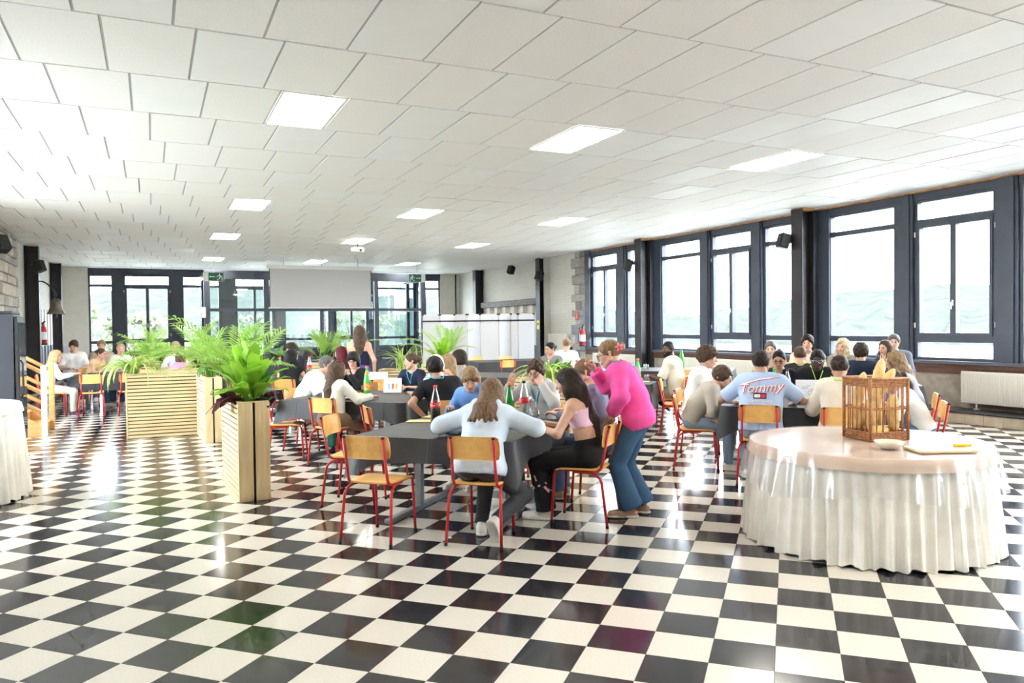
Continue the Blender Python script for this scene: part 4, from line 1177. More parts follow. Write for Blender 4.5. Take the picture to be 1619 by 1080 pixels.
b.build('bottom_weave', M_wicker, bk)
b = MB()
for k in range(6): woven(-BW / 2, BW / 2, -BD / 2, BD / 2, BH - .004 - k * .011, .0062, 14, k * math.pi, b)
b.tube([(-BW / 2 - .004, -BD / 2 - .004, BH), (BW / 2 + .004, -BD / 2 - .004, BH), (BW / 2 + .004, BD / 2 + .004, BH), (-BW / 2 - .004, BD / 2 + .004, BH), (-BW / 2 - .004, -BD / 2 - .004, BH)], .009, 6, False)
b.build('rim_weave', M_wicker, bk)
b = MB(); woven(-BW / 2, BW / 2, -BD / 2, BD / 2, .235, .005, 14, 0, b); woven(-BW / 2, BW / 2, -BD / 2, BD / 2, .246, .005, 14, math.pi, b); b.build('middle_weave', M_wicker, bk)
MB().box((0, 0, .01), (BW - .02, BD - .02, .012)).build('basket_floor', M_wicker, bk)
for sx in (-1, 1):
    for sy in (-1, 1): MB().tube([(sx * BW / 2, sy * BD / 2, 0), (sx * BW / 2, sy * BD / 2, BH)], .013, 7).build('corner_post', M_wicker, bk)
for k in range(1, 6):
    for sy in (-1, 1): MB().tube([(-BW / 2 + BW * k / 6, sy * BD / 2, .01), (-BW / 2 + BW * k / 6, sy * BD / 2, BH - .02)], .0052, 6).build('spindle', M_wicker, bk)
    for sx in (-1, 1): MB().tube([(sx * BW / 2, -BD / 2 + BD * k / 6, .01), (sx * BW / 2, -BD / 2 + BD * k / 6, BH - .02)], .0052, 6).build('spindle', M_wicker, bk)
M_crust = mat('baguette crust', (0.84, 0.56, 0.23), .6, noise=(12, .28), bump=(30, .4)); M_crumb = mat('pale floury slash', (0.80, 0.60, 0.32), .8)
def baguette(label, a, c, r):
    a, c = Vector(a), Vector(c); d = (c - a); L = d.length; n = 19; side = d.cross(Vector((.3, .5, .8))).normalized()
    pts = []; rs = []
    for i in range(n):
        t = i / (n - 1); t = .5 - .5 * math.cos(t * math.pi); pts.append(a + d * t + side * .012 * math.sin(t * math.pi)); rs.append(r * (max(.02, 1 - abs(2 * t - 1) ** 4)) ** .5)
    t_ = thing('baguette', (0, 0, 0), 0, label, 'bread', 'baguettes in the wicker basket'); t_.location = bk.location; t_.rotation_euler = bk.rotation_euler
    MB().tube(pts, rs, 10).build('crust', M_crust, t_)
    b = MB(); u = side; w_ = d.normalized().cross(u)
    for k in range(4):
        c0 = a + d * (.22 + .18 * k) + side * .012 - w_ * r * .86
        b.tube([c0 - d.normalized() * .05 - u * r * .35, c0 - w_ * r * .16, c0 + d.normalized() * .05 + u * r * .35], [.003, .009, .003], 6)
    b.build('slash', M_crumb, t_)
baguette('longest baguette leaning left to right out of the basket', (-.09, -.06, .055), (.10, .05, .60), .045)
baguette('baguette leaning beside the longest one, rounded end above the rim', (-.10, .08, .06), (.12, -.06, .53), .044)
baguette('baguette standing in the right half of the basket', (.095, -.095, .06), (.09, -.085, .34), .045)
baguette('shorter baguette standing upright behind the right corner spindles', (.02, .0, .06), (.095, .08, .38), .042)
baguette('baguette end lying low in the front of the basket', (-.11, -.10, .06), (.02, -.105, .065), .038)
baguette('baguette slanting at the back left of the basket', (-.115, .09, .06), (-.02, .10, .50), .040)

# bowl, board and yellow knife beside the basket
M_cream = mat('cream glaze', (0.80, 0.74, 0.62), .3)
t = thing('serving_bowl', W(.655, 5.93, .732), 0, 'small cream bowl beside the chopping board on the round table', 'bowl')
MB().lathe([(.03, 0), (.055, .006), (.085, .03), (.098, .055), (.094, .056), (.08, .034), (.05, .012), (0, .010)], 28).build('bowl_body', M_cream, t)
bd = MB().box((0, 0, .011), (.40, .24, .02), bevel=.006); bo = bd.build('chopping_board', wood('pale maple board', (.80, .66, .45), (.70, .55, .36), 3, (2, 14, 14), .5), None, W(.97, 5.93, .732), RZ(22))
tag(bo, 'pale wooden chopping board near the right rim of the round table', 'board')
t = thing('bread_knife', W(1.10, 6.0, .754), RZ(20), 'bread knife with a yellow handle on the chopping board', 'knife')
MB().box((.02, 0, .012), (.13, .03, .022), bevel=.008).build('handle', mat('yellow plastic', (.85, .55, .02), .4), t)
MB().box((-.14, 0, .009), (.2, .028, .002)).build('blade', M_chrome, t)
# white crockery on the left skirted table
china = mat('white china', (.82, .81, .79), .25)
pl_me = MB().lathe([(.045, 0), (.08, .006), (.105, .014), (.104, .017), (.075, .009), (0, .006)], 20).mesh('plate', china)
for (dx, dy, lab, nn) in ((.28, -.30, 'white plate stack nearest the rim of the left edge table', 6), (.45, -.02, 'white plate stack at the right rim of the left edge table', 5), (.30, .28, 'white plate stack farthest back on the left edge table', 7), (.05, -.05, 'white plate stack in the middle of the left edge table', 8)):
    t = thing('plate_stack', (-1.98 + dx, 9.0 + dy, .923), 0, lab, 'plates', 'plate stacks at the left edge')
    for j in range(nn): place('plate', pl_me, t, (0, 0, j * .0135))

# ================================================================ who sits where
def col(n, r, g, b): return (n, (r, g, b))
def seat(plabel, clabel, p, q, h, dq=0.0, **k):
    """a person on a chair; the chair stands where the seat is"""
    w = k.get('world')
    if w is not None:
        chair(clabel, 0, 0, k['wh'], world=w); wh = k.pop('wh'); k['world'] = w
        return person(plabel, 0, 0, math.radians(wh), **k)
    chair(clabel, p, q, h)
    return person(plabel, p, q, h, **k)

white_tee = dict(col=col('white tee', .80, .79, .77), sleeve=.3)
denim = dict(col=col('mid denim', .10, .16, .26)); black_tr = dict(col=col('black trousers', .018, .018, .02)); grey_jean = dict(col=col('washed black denim', .055, .056, .062)); pale_jean = dict(col=col('pale denim', .24, .33, .43)); khaki = dict(col=col('khaki', .36, .28, .19))

# ---- foreground table
hoodie = seat('girl in a pale blue hoodie seated with her back to the viewer', 'chair under the girl in the pale blue hoodie', -2.2, 5.42, 4, s=.97, hair=('long', 'lightbrown', dict(len=.26, arc=(-118, 118), drop=(0, -.5, -.85), fan=.05, out=-.075, rad=.032)), sk='fair', lean=30, head=(8, -30, 0),
     top=dict(col=col('ice blue fleece', .60, .69, .80), loose=.034, hood=1, hem=-.06, name='hoodie', fold=.003), bottom=grey_jean, hl=(-.33, .34, .79, 'relaxed', (-1, -.2, -.3)), hr=(.33, .36, .79, 'relaxed', (1, -.2, -.3)), feet={-1: (-.05, .10, .085, 10, 0), 1: (.13, -.10, .17, -5, -62)}, shoes=('white', 0))
crop = seat('girl with long dark hair and a strapless pink top at the foreground table', 'chair under the girl in the strapless pink top', -1.61, 6.20, 88, s=.97, hair=('long', 'darkbrown', dict(len=.60, arc=(-95, 118), out=-.06, fan=.0, rad=.04)), sk='light', lean=17, head=(4, -14, 0),
     top=dict(col=col('pale pink jersey', .78, .50, .62), sleeve=0, cut=-.005, hem=.235, loose=.010, name='strapless_top', fold=.001), bottom=dict(col=col('black print denim', .014, .014, .016), loose=.016, flare=.03, rise=.14), hl=(-.17, .36, .795, 'grip', (-.7, -.6, -.9)), hr=(.0, .40, .80, 'relaxed', (.7, -.5, -.9)), feet={-1: (-.10, .30, .085, 0, 0), 1: (.10, .38, .085, 0, 0)}, shoes=('white', 0))
seat('girl in a grey blue top with a loose brown ponytail beside the pink top girl', 'chair between the strapless top girl and the standing girl', -1.66, 6.98, 92, s=1.02, hair=('ponytail', 'lightbrown', dict(t=.012)), sk='fair', lean=16, head=(10, -12, 0),
     top=dict(col=col('slate jersey', .20, .21, .28), sleeve=1), bottom=denim, shoes=('tan', 1))
boyb = seat('blond boy in a bright blue hoodie looking down at the foreground table', 'chair under the blond boy in the blue hoodie', -3.05, 7.42, 176, s=.92, male=1, hair=('mop', 'darkblond', dict(fringe=1, t=.016)), sk='fair', lean=24, head=(28, -22, 0),
     top=dict(col=col('cornflower fleece', .16, .33, .72), hood=1, loose=.022, name='hoodie'), bottom=denim, hl=(-.2, .32, .79), hr=(.18, .30, .79))
boyg = seat('curly boy with black glasses and a grey hoodie, both hands raised', 'chair under the boy with black glasses', -2.42, 7.52, 180, s=.96, male=1, hair=('curly', 'brown', dict(t=.018)), sk='fair', lean=12, head=(-4, -8, 0), glasses='black', lanyard='cyan',
     top=dict(col=col('pale grey fleece', .50, .49, .47), hood=1, loose=.022, name='hoodie'), bottom=grey_jean, hl=(-.09, .20, 1.03, 'pinch', (-.8, .3, -1), (0, 1, 0)), hr=(.27, .14, 1.02, 'pinch', (.9, .0, -1), (0, 1, 0)))
# the standing girl
pink = person('girl in a pink jumper standing with one hand on a chair back', -1.20, 6.48, 90, s=.93, stand=True, hair=('bun', 'darkblond', dict(bz=.03)), sk='fair', lean=24, head=(6, -16, 0), glasses='black', lanyard='cyan',
     top=dict(col=col('hot pink knit', .86, .10, .36), loose=.042, hem=-.10, name='jumper', sleeve=.93, fold=.003), bottom=dict(col=col('blue flared denim', .055, .12, .22), loose=.016, flare=.05), hl=(-.20, .20, .87, 'flat', (-1, -.6, -.1), (0, .2, 1)), hr=(.12, .42, 1.24, 'pinch', (.8, .2, -1), (1, 0, .3)), shoes=('tan', 1), feet={-1: (-.09, .05, .085, 8, 0), 1: (.09, -.02, .085, -4, 0)})
b = MB()                                                     # flower on her bun
fc = Vector(pink['hp'](-.075, -.115, .035))
for k in range(5):
    a = k * 2 * math.pi / 5; d_ = Vector((0, math.cos(a), math.sin(a)))
    b.tube([fc, fc + d_ * .02 + Vector((-.012, 0, 0)), fc + d_ * .038 + Vector((-.006, 0, 0))], [.005, .012, .003], 6)
b.slot(1).tube([fc + Vector((-.012, 0, 0)), fc + Vector((-.022, 0, 0))], [.008, .004], 6)
fl = b.build('hair_flower', [mat('coral petal', (.85, .22, .30), .5), mat('orange flower eye', (.9, .12, .02), .5)], pink['o'])
w_ = pink['arms'][1][2]; e_ = pink['arms'][1][1]; tip = w_ + (w_ - e_).normalized() * .105 + Vector((-.03, 0, 0))
MB().lathe([(.004, -.02), (.012, -.01), (.012, .012), (.005, .022)], 10, tuple(tip)).build('snack', mat('fried snack', (.62, .34, .12), .7), pink['o'])
v, f = text_mesh('I\nCOR', .07); P = trace(pink['top_f'], [(-.03 - x, pink['chest'].y + .5, pink['chest'].z - .06 + y) for x, y, _ in v], [(0, -1, 0)] * len(v), .003)
ok = np.abs(pink['top_f'](P.astype(np.float32))) < .015; f = [q for q in f if all(ok[i] for i in q)]
MB().add([tuple(x) if k_ else (0, 0, 1) for x, k_ in zip(P, ok)], [q[::-1] for q in f]).build('jumper_lettering', mat('dusky print', (.42, .10, .24), .8), pink['o'])
# wrist watch of the girl in the pink top
w_, e_ = crop['arms'][-1][2], crop['arms'][-1][1]; d_ = (w_ - e_).normalized()
b = MB(); b.tube([w_ - d_ * .035, w_ - d_ * .012], .033, 12); wt = b.build('watch_strap', mat('silicone strap', (.6, .6, .58), .5), crop['o'])
nz = Vector((0, 0, 1)) - d_ * d_.z; nz.normalize()
MB().tube([w_ - d_ * .024 + nz * .030, w_ - d_ * .024 + nz * .040], .019, 14).build('watch_face', M_blackpl, wt)
# pink bows printed on her jeans
for (yy, zz, ww, hh_, a_) in ((.30, .40, .10, .022, .5), (.33, .30, .12, .02, -.4), (.36, .36, .05, .018, 1.2), (.27, .27, .06, .02, .9), (.16, .60, .05, .012, -.5)):
    pts_ = [(u_, v_) for u_, v_ in ((-ww / 2, -hh_ / 2), (0, -hh_ / 3), (ww / 2, -hh_ / 2), (ww / 2, hh_ / 2), (0, hh_ / 3), (-ww / 2, hh_ / 2))]
    P = trace(crop['bot_f'], [(-.6, yy + u_ * math.cos(a_) - v_ * math.sin(a_), zz + u_ * math.sin(a_) + v_ * math.cos(a_)) for u_, v_ in pts_], [(1, 0, 0)] * 6, .004)
    if np.abs(crop['bot_f'](P.astype(np.float32))).max() < .03: MB().add([tuple(x) for x in P], [(0, 5, 4, 1), (1, 4, 3, 2)]).build('bow_print', mat('pink bow print', (.72, .36, .48), .8), crop['o'])
# ---- second table
seat('boy in a black T-shirt twisting away with his elbow out', 'chair under the boy in the black T-shirt', -3.62, 7.92, 30, s=1.0, male=1, hair=('mop', 'black', dict(t=.02)), sk='tan', lean=14, side=-14, head=(20, -6, -6), lanyard='cyan',
     top=dict(col=col('black tee', .014, .014, .017), sleeve=.34, loose=.018), bottom=black_tr, hl=(-.26, -.10, .60, 'relaxed', (-1, -.4, .2)), hr=(.06, .42, 1.06, 'pinch', (.8, .2, -.8)))
seat('person in an ivory headscarf and green striped top', 'chair under the person in the ivory headscarf', -4.02, 8.50, 62, s=.96, hair=('hijab', 'black'), sk='tan', lean=10, head=(5, -8, 0), top=dict(col=col('white rib', .72, .74, .70), stripe=col('teal stripe', .04, .42, .33), sleeve=.6), bottom=black_tr)
seat('woman in navy looking sideways past the ivory headscarf', 'chair facing the viewer behind the picture card', -5.05, 9.82, 178, s=.93, hair=('bun', 'brown'), sk='fair', lean=8, head=(-58, -2, 0), top=dict(col=col('navy jersey', .018, .022, .05), sleeve=.4), bottom=black_tr, lod=1, lanyard='cyan')
seat('girl with very long dark blond hair and a grey top, half hidden', 'chair hidden behind the boy in the black T-shirt', -4.15, 9.15, 70, s=.95, hair=('long', 'darkblond', dict(len=.5)), sk='fair', lean=10, head=(15, -8, 0), top=dict(col=col('grey marl', .17, .165, .165), sleeve=.5), bottom=denim, lod=1)
seat('girl with chin length brown hair in grey, turned left', 'chair under the girl with chin length brown hair', -4.38, 10.1, 95, s=.98, hair=('bob', 'darkbrown'), sk='light', lean=10, head=(0, -6, 0), top=dict(col=col('mid grey knit', .25, .25, .26)), bottom=denim, lod=1)
seat('small girl with long straight brown hair and a white top, back to viewer', 'chair with a dark strap under the small long haired girl', -5.08, 7.87, -6, s=.90, hair=('long', 'brown', dict(len=.40, out=-.05)), sk='light', lean=10, twist=-12, head=(-12, -8, 0), top=dict(col=col('ivory lace', .72, .69, .62), loose=.024), bottom=dict(col=col('mocha trousers', .24, .155, .11), loose=.028), hr=(.30, .30, .79), feet={-1: (.10, .30, .085, -20, 0), 1: (.26, .28, .085, -25, 0)})
seat('man in a white shirt with short greying hair leaning forward', 'chair behind the man in the white shirt', -6.12, 8.80, -78, s=1.06, male=1, hair=('short', 'grey', dict(t=.006)), sk='tan', lean=32, head=(0, 10, 0), glasses='silver', top=dict(col=col('white shirt', .80, .80, .79), sleeve=.42, loose=.026), bottom=dict(col=col('charcoal chinos', .05, .05, .055)), hl=(-.2, .45, .80), hr=(.1, .48, .80), shoes=('navy', 0))
seat('dark haired girl with glasses facing the man in the white shirt', 'chair facing the viewer left of the orange labelled bottle', -5.92, 9.78, 176, s=.97, hair=('bob', 'black', dict(fringe=1)), sk='light', lean=14, head=(18, -6, 0), glasses='black', top=dict(col=col('black blouse', .02, .02, .022)), bottom=black_tr, hl=(-.04, .26, .96, 'grip'), hr=(.05, .26, .96, 'grip'), lod=1)
# ---- third table
seat('curly dark haired boy in a dark jacket reading a white sheet', 'chair under the curly boy in the dark jacket', -9.15, 12.78, 172, s=1.04, male=1, hair=('curly', 'darkbrown'), sk='light', lean=12, head=(-6, -8, 0), top=dict(col=col('ink jacket', .014, .016, .024), name='jacket', loose=.025), bottom=black_tr, hr=(-.0, .20, 1.02, 'grip', (.8, .3, -1)), hl=(-.18, .36, .82), lod=1)
seat('girl with long black hair and a black top, back turned', 'chair under the girl with long black hair', -7.72, 10.62, 12, s=1.0, hair=('long', 'black', dict(len=.34)), sk='fair', lean=16, head=(-30, -8, 0), top=dict(col=col('black vest', .018, .018, .02), sleeve=.15), bottom=black_tr, lod=1)
seat('girl with long burgundy red hair and a maroon top', 'chair under the girl with burgundy hair', -6.98, 11.05, 60, s=1.02, hair=('long', 'red', dict(len=.40)), sk='fair', lean=8, head=(30, -4, 0), top=dict(col=col('maroon knit', .12, .025, .045)), bottom=black_tr, lod=1)
seat('young man in a white shirt beside the woman in the purple skirt', 'chair under the young man beside the purple skirt', -7.35, 12.02, 120, s=1.05, male=1, hair=('short', 'black'), sk='olive', lean=6, head=(10, 0, 0), top=dict(col=col('blush shirt', .76, .66, .62)), bottom=black_tr, lod=1)
person('woman in a navy bandeau and purple skirt standing with her back turned', -6.72, 11.15, 18, s=1.0, stand=True, hair=('wavy', 'brown', dict(len=.30)), sk='light', lean=2, head=(30, -4, 0), top=dict(col=col('navy bandeau', .012, .015, .04), sleeve=0, cut=-.045, hem=.10, name='bandeau'), bottom=dict(col=col('indigo purple cotton', .085, .075, .26), skirt=.62, flare=.05, rise=.14, name='skirt'), hl=(-.2, .2, .92), hr=(.24, .05, .86), lod=1, shoes=('black', 1))
# ---- table in front of the lettered shirt
tommy = seat('man with short dark hair and big lettering on his pale blue shirt', 'chair under the man in the lettered pale blue shirt', -.27, 8.18, -2, s=1.06, male=1, hair=('short', 'darkbrown', dict(t=.009)), sk='tan', lean=14, head=(-16, -6, 0), top=dict(col=col('pale blue tee', .44, .56, .78), sleeve=.44, loose=.028), bottom=pale_jean, hl=(-.30, .33, .79, 'relaxed', (-1, -.5, -.5)), hr=(.32, .33, .79, 'relaxed', (1, -.5, -.5)), feet={-1: (-.16, .22, .085, 10, 0), 1: (.12, .30, .085, 0, 0)}, shoes=('white', 0))
def print_back(pp, vs, fs, uc, vc, mtl, name, off, rot=0.0):
    c, s_ = math.cos(rot), math.sin(rot); ch = pp['chest']; up = pp['d2']
    st = []
    for x, y, _ in vs:
        X = x * c - y * s_ + uc; Y = x * s_ + y * c + vc; st.append(tuple(ch + Vector((X, -.5, 0)) + up * (Y + .035)))
    P = trace(pp['top_f'], st, [(0, 1, 0)] * len(st), off); MB().add([tuple(q) for q in P], fs).build(name, mtl, pp['top'])
M_pw, M_pr, M_pn = mat('white print', (.82, .80, .76), .8), mat('red print', (.62, .03, .06), .8), mat('navy print', (.015, .02, .06), .8)
def fine(vs, fs, n=3):                                       # split big faces so that print follows the cloth
    bm = bmesh.new(); bv = [bm.verts.new(q) for q in vs]
    for q in fs:
        try: bm.faces.new([bv[i] for i in q])
        except ValueError: pass
    bmesh.ops.triangulate(bm, faces=bm.faces[:])
    for _ in range(n):
        lg = [e for e in bm.edges if e.calc_length() > .022]
        if not lg: break
        bmesh.ops.subdivide_edges(bm, edges=lg, cuts=1); bmesh.ops.triangulate(bm, faces=bm.faces[:])
    bm.verts.index_update(); r = [tuple(v.co) for v in bm.verts], [tuple(v.index for v in f.verts) for f in bm.faces]; bm.free(); return r
v, f = fine(*text_mesh('Tommy', .135, .35)); print_back(tommy, v, f, .006, -.036, M_pr, 'print_shadow', .0035, .09); print_back(tommy, v, f, -.002, -.03, M_pw, 'print_lettering', .0055, .09)
def bar(u0, v0, u1, v1, t0, t1): return fine([(u0, v0 - t0, 0), (u1, v1 - t1, 0), (u1, v1 + t1, 0), (u0, v0 + t0, 0)], [(0, 1, 2, 3)], 5)
for args in ((-.20, -.005, -.02, .055, .006, .006), (-.02, .055, .17, .085, .006, .003), (-.125, .0, -.155, -.10, .009, .007), (.16, .02, .12, -.10, .009, .010)):
    v, f = bar(*args); print_back(tommy, v, f, .005, -.006, M_pr, 'print_shadow', .0035); print_back(tommy, v, f, 0, 0, M_pw, 'print_stroke', .0052)
v, f = bar(-.062, -.11, .062, -.11, .030, .030); print_back(tommy, v, f, 0, 0, M_pn, 'print_flag', .004)
v, f = bar(-.054, -.11, .0, -.11, .017, .017); print_back(tommy, v, f, 0, 0, M_pw, 'print_flag', .006)
v, f = bar(.0, -.11, .054, -.11, .017, .017); print_back(tommy, v, f, 0, 0, M_pr, 'print_flag', .006)
v, f = fine(*text_mesh('TOMMY JEANS', .036)); print_back(tommy, v, f, 0, -.163, M_pw, 'print_small_text', .005)
for vv, hw_ in ((-.190, .05), (-.214, .085)):                # two rows of print too small to read
    u_ = -hw_
    while u_ < hw_:
        l_ = rng.uniform(.008, .02); v, f = bar(u_, vv, u_ + l_, vv, .004, .004); print_back(tommy, v, f, 0, 0, M_pw, 'print_small_text', .005); u_ += l_ + .006
blt = [tuple(x) for x in trace(tommy['bot_f'], [(.6 * math.cos(a), -.06 + .6 * math.sin(a), tommy['H0'].z + .085) for a in np.linspace(0, 2 * math.pi, 33)], [(-math.cos(a), -math.sin(a), 0) for a in np.linspace(0, 2 * math.pi, 33)], .004)]
MB().tube(blt, .016, 6, False).build('belt', mat('oxblood leather', (.09, .02, .025), .45), tommy['o'])

seat('girl with a low bun in a cream jumper with a lime lanyard, back to viewer', 'chair under the girl with the low bun', .47, 8.12, 2, s=1.0, hair=('bun', 'darkbrown', dict(bz=.01, t=.010)), sk='tan', lean=14, head=(6, -12, 0), lanyard='lime', top=dict(col=col('cream wool', .72, .66, .55), loose=.03), bottom=denim)
seat('boy in an oatmeal sweater leaning far over the table', 'chair under the boy in the oatmeal sweater', -.98, 8.82, -84, s=.93, male=1, hair=('mop', 'brown', dict(t=.018)), sk='fair', lean=36, head=(-30, -10, 12), top=dict(col=col('oatmeal knit', .44, .40, .33), loose=.026), bottom=pale_jean, hl=(-.15, .40, .80), hr=(.12, .34, .72))
seat('boy with big curly brown hair and a white T-shirt in profile', 'chair under the curly boy in the white T-shirt', -1.06, 9.70, -92, s=1.05, male=1, hair=('curly', 'brown', dict(t=.036)), sk='fair', lean=14, head=(0, -6, 0), top=dict(white_tee, loose=.022), bottom=khaki, hl=(-.2, .40, .80), hr=(.06, .22, 1.0, 'grip', (.7, .2, -1)))
seat('woman with black tied hair and glasses beyond the clear bottle', 'chair facing the viewer beyond the bottles', -.12, 10.42, 180, s=.98, hair=('bun', 'black', dict(bz=.07)), sk='tan', lean=14, head=(-5, -14, 0), glasses='black', top=dict(col=col('black jersey', .02, .02, .024)), bottom=black_tr, lod=1)
sun = seat('young man with tinted glasses, black T-shirt and lime lanyard facing the viewer', 'chair under the young man with tinted glasses', .33, 10.45, 182, s=1.0, male=1, hair=('buzz', 'black', dict(t=.007)), sk='dark', lean=18, head=(-4, -10, 0), glasses='silver dark', lanyard='lime', top=dict(col=col('black print tee', .014, .014, .017), sleeve=.45, loose=.024), bottom=black_tr, hl=(-.05, .30, .86, 'grip'), hr=(.06, .30, .86, 'grip'))
seat('woman with long blond hair holding a hand to her head', 'chair at the right end, farther one, with red uprights', 1.30, 9.66, 86, s=1.0, hair=('wavy', 'darkblond', dict(len=.26, t=.016)), sk='fair', lean=20, head=(0, -14, 0), top=dict(col=col('lilac grey shirt', .42, .43, .52)), bottom=denim, hl=(-.10, .30, 1.12, 'flat', (-.6, .5, -1), (-1, 0, 0)), hr=(.15, .36, .80))
seat('girl with a low ponytail and a white top leaning on the table', 'chair at the right end, nearer one, partly behind the basket', 1.22, 8.70, 88, s=.87, hair=('ponytail', 'brown', dict(t=.010)), sk='light', lean=32, head=(0, -14, 0), top=dict(col=col('white cotton', .78, .77, .75), loose=.024), bottom=denim, lod=1)
# ---- table below the windows
seat('boy with cropped hair, black T-shirt and lime lanyard, back turned', 'chair behind the young man with tinted glasses', .15, 11.42, 0, s=.98, male=1, hair=('buzz', 'brown', dict(t=.008)), sk='fair', lean=10, head=(-10, -4, 0), lanyard='lime', top=dict(col=col('black tee two', .016, .016, .019), sleeve=.4), bottom=black_tr, lod=1)
seat('person with bushy dark hair and a navy sweater, back turned', 'chair under the person in the navy sweater', .92, 11.42, -6, s=1.02, male=1, hair=('curly', 'darkbrown', dict(t=.026)), sk='light', lean=8, head=(-8, -4, 0), top=dict(col=col('navy sweater', .012, .018, .038), loose=.03), bottom=denim, lod=1)
seat('grey haired person below the window, mostly hidden', 'chair below the window under the grey haired person', -.28, 13.2, 178, s=1.02, male=1, hair=('short', 'grey'), sk='fair', lean=8, top=dict(col=col('beige polo', .50, .42, .32), sleeve=.4), bottom=khaki, lod=1)
seat('smiling dark haired young man in front of the window column', 'chair in front of the window column', .28, 13.25, 176, s=1.14, male=1, hair=('curly', 'darkbrown', dict(t=.016)), sk='light', lean=2, head=(-6, 0, 0), top=dict(col=col('cream tee', .66, .58, .48), sleeve=.4), bottom=denim, lod=1)
seat('woman with pale blond curls and an olive top', 'chair under the woman with pale blond curls', .80, 13.25, 182, s=1.06, hair=('wavy', 'paleblond', dict(len=.2, t=.026, arc=(-125, 125))), sk='fair', lean=4, head=(-30, 0, 0), lanyard='lime', top=dict(col=col('olive linen', .26, .255, .20), sleeve=.5), bottom=khaki, lod=1)
seat('woman with straight brown hair in profile by the window', 'chair under the woman in profile by the window', 1.42, 13.1, 128, s=1.04, hair=('long', 'brown', dict(len=.22)), sk='light', lean=6, head=(10, 0, 0), top=dict(col=col('dark blue shirt', .03, .04, .08)), bottom=denim, lod=1)
seat('man with short greying hair against the bright window', 'chair farthest right below the window', 1.62, 14.0, 170, s=1.13, male=1, hair=('short', 'grey'), sk='light', lean=2, top=dict(col=col('slate shirt', .15, .16, .19)), bottom=denim, lod=1)
# ---- bearded man
seat('bearded man in a cream T-shirt turning to look at the viewer', 'chair under the bearded man', -1.72, 12.25, 84, s=1.06, male=1, hair=('buzz', 'black', dict(t=.008)), sk='brown', lean=10, head=(70, 2, 0), beard='black', top=dict(col=col('cream boxy tee', .70, .65, .55), sleeve=.46, loose=.028), bottom=khaki, hl=(-.12, .36, .80, 'grip'), hr=(.10, .38, .80, 'grip'), shoes=('brown', 0), lod=0)
# ---- between the planters, far middle
seat('person with dark hair behind the arching plant, face half hidden', 'chair behind the arching green plant', -4.05, 13.3, 175, s=1.02, hair=('bun', 'black'), sk='light', lean=6, head=(-30, -4, 0), top=dict(col=col('grey top far', .22, .22, .24)), bottom=black_tr, lod=1)
seat('child with short blond hair seen from behind near the extinguisher', 'chair under the blond child near the extinguisher', -4.35, 15.4, 0, s=1.06, male=1, hair=('short', 'darkblond', dict(t=.006)), sk='fair', lean=6, head=(10, 0, 0), top=dict(col=col('white far tee', .76, .75, .72), sleeve=.4), bottom=denim, lod=1)
# ---- far left table (room aligned: heading 0 looks to the far wall)
DW = lambda n, x, y: (x, y, 0)
seat('long haired blond girl in white at the far left, side on', 'chair at the left end of the far left table', 0, 0, 0, world=(-1.72, 17.0, 0), wh=-86, s=.96, hair=('long', 'blond', dict(len=.28)), sk='fair', lean=12, head=(0, -10, 0), top=dict(col=col('white blouse', .80, .79, .80)), bottom=dict(col=col('stone chinos', .56, .51, .44)), shoes=('plum', 0), lod=1)
seat('tall brown haired boy in a white shirt at the far left', 'chair behind the far left table by the plaster wall', 0, 0, 0, world=(-1.60, 20.2, 0), wh=-168, s=1.14, male=1, hair=('curly', 'brown', dict(t=.018)), sk='fair', lean=8, head=(-25, -16, 0), top=dict(col=col('bright white tee', .82, .82, .82), sleeve=.4), bottom=denim, lod=1)
seat('fair haired man before the left back window', 'chair before the left back window', 0, 0, 0, world=(-1.05, 20.6, 0), wh=180, s=1.12, male=1, hair=('short', 'darkblond'), sk='fair', lean=4, top=dict(col=col('sand shirt', .44, .36, .27)), bottom=denim, lod=1)
seat('bare armed girl with tied brown hair in profile at the far left', 'chair at the far left table with the bare armed girl', 0, 0, 0, world=(-1.12, 18.85, 0), wh=-120, s=.98, hair=('bun', 'brown'), sk='light', lean=22, head=(0, -4, 0), top=dict(col=col('peach vest', .78, .48, .28), sleeve=.12), bottom=denim, lod=1)
seat('smiling fair woman in white with a red lanyard cord, far left table', 'chair under the smiling fair woman', 0, 0, 0, world=(-.62, 19.1, 0), wh=-160, s=1.06, hair=('bun', 'blond'), sk='fair', lean=10, head=(-10, 0, 0), top=dict(col=col('white cardigan', .78, .76, .76)), bottom=denim, lod=1)
seat('child in a red patterned top behind the spider plant', 'chair behind the spider plant', 0, 0, 0, world=(-.10, 19.1, 0), wh=176, s=.98, male=1, hair=('short', 'brown'), sk='light', lean=8, top=dict(col=col('red pattern', .55, .10, .10), stripe=col('white band', .75, .72, .70), sleeve=.4), bottom=denim, lod=1)
seat('fair person in white behind the palms on the far left', 'chair behind the palms on the far left', 0, 0, 0, world=(.52, 19.1, 0), wh=172, s=1.08, hair=('short', 'blond'), sk='fair', lean=6, top=dict(col=col('white linen', .76, .76, .76)), bottom=denim, lod=1)
seat('child in a bright pink top behind the slatted planter', 'chair between the planter and the far left table', 0, 0, 0, world=(.55, 16.65, 0), wh=10, s=.86, hair=('bob', 'brown'), sk='light', lean=12, top=dict(col=col('candy pink', .80, .24, .46), sleeve=.4), bottom=denim, lod=1)

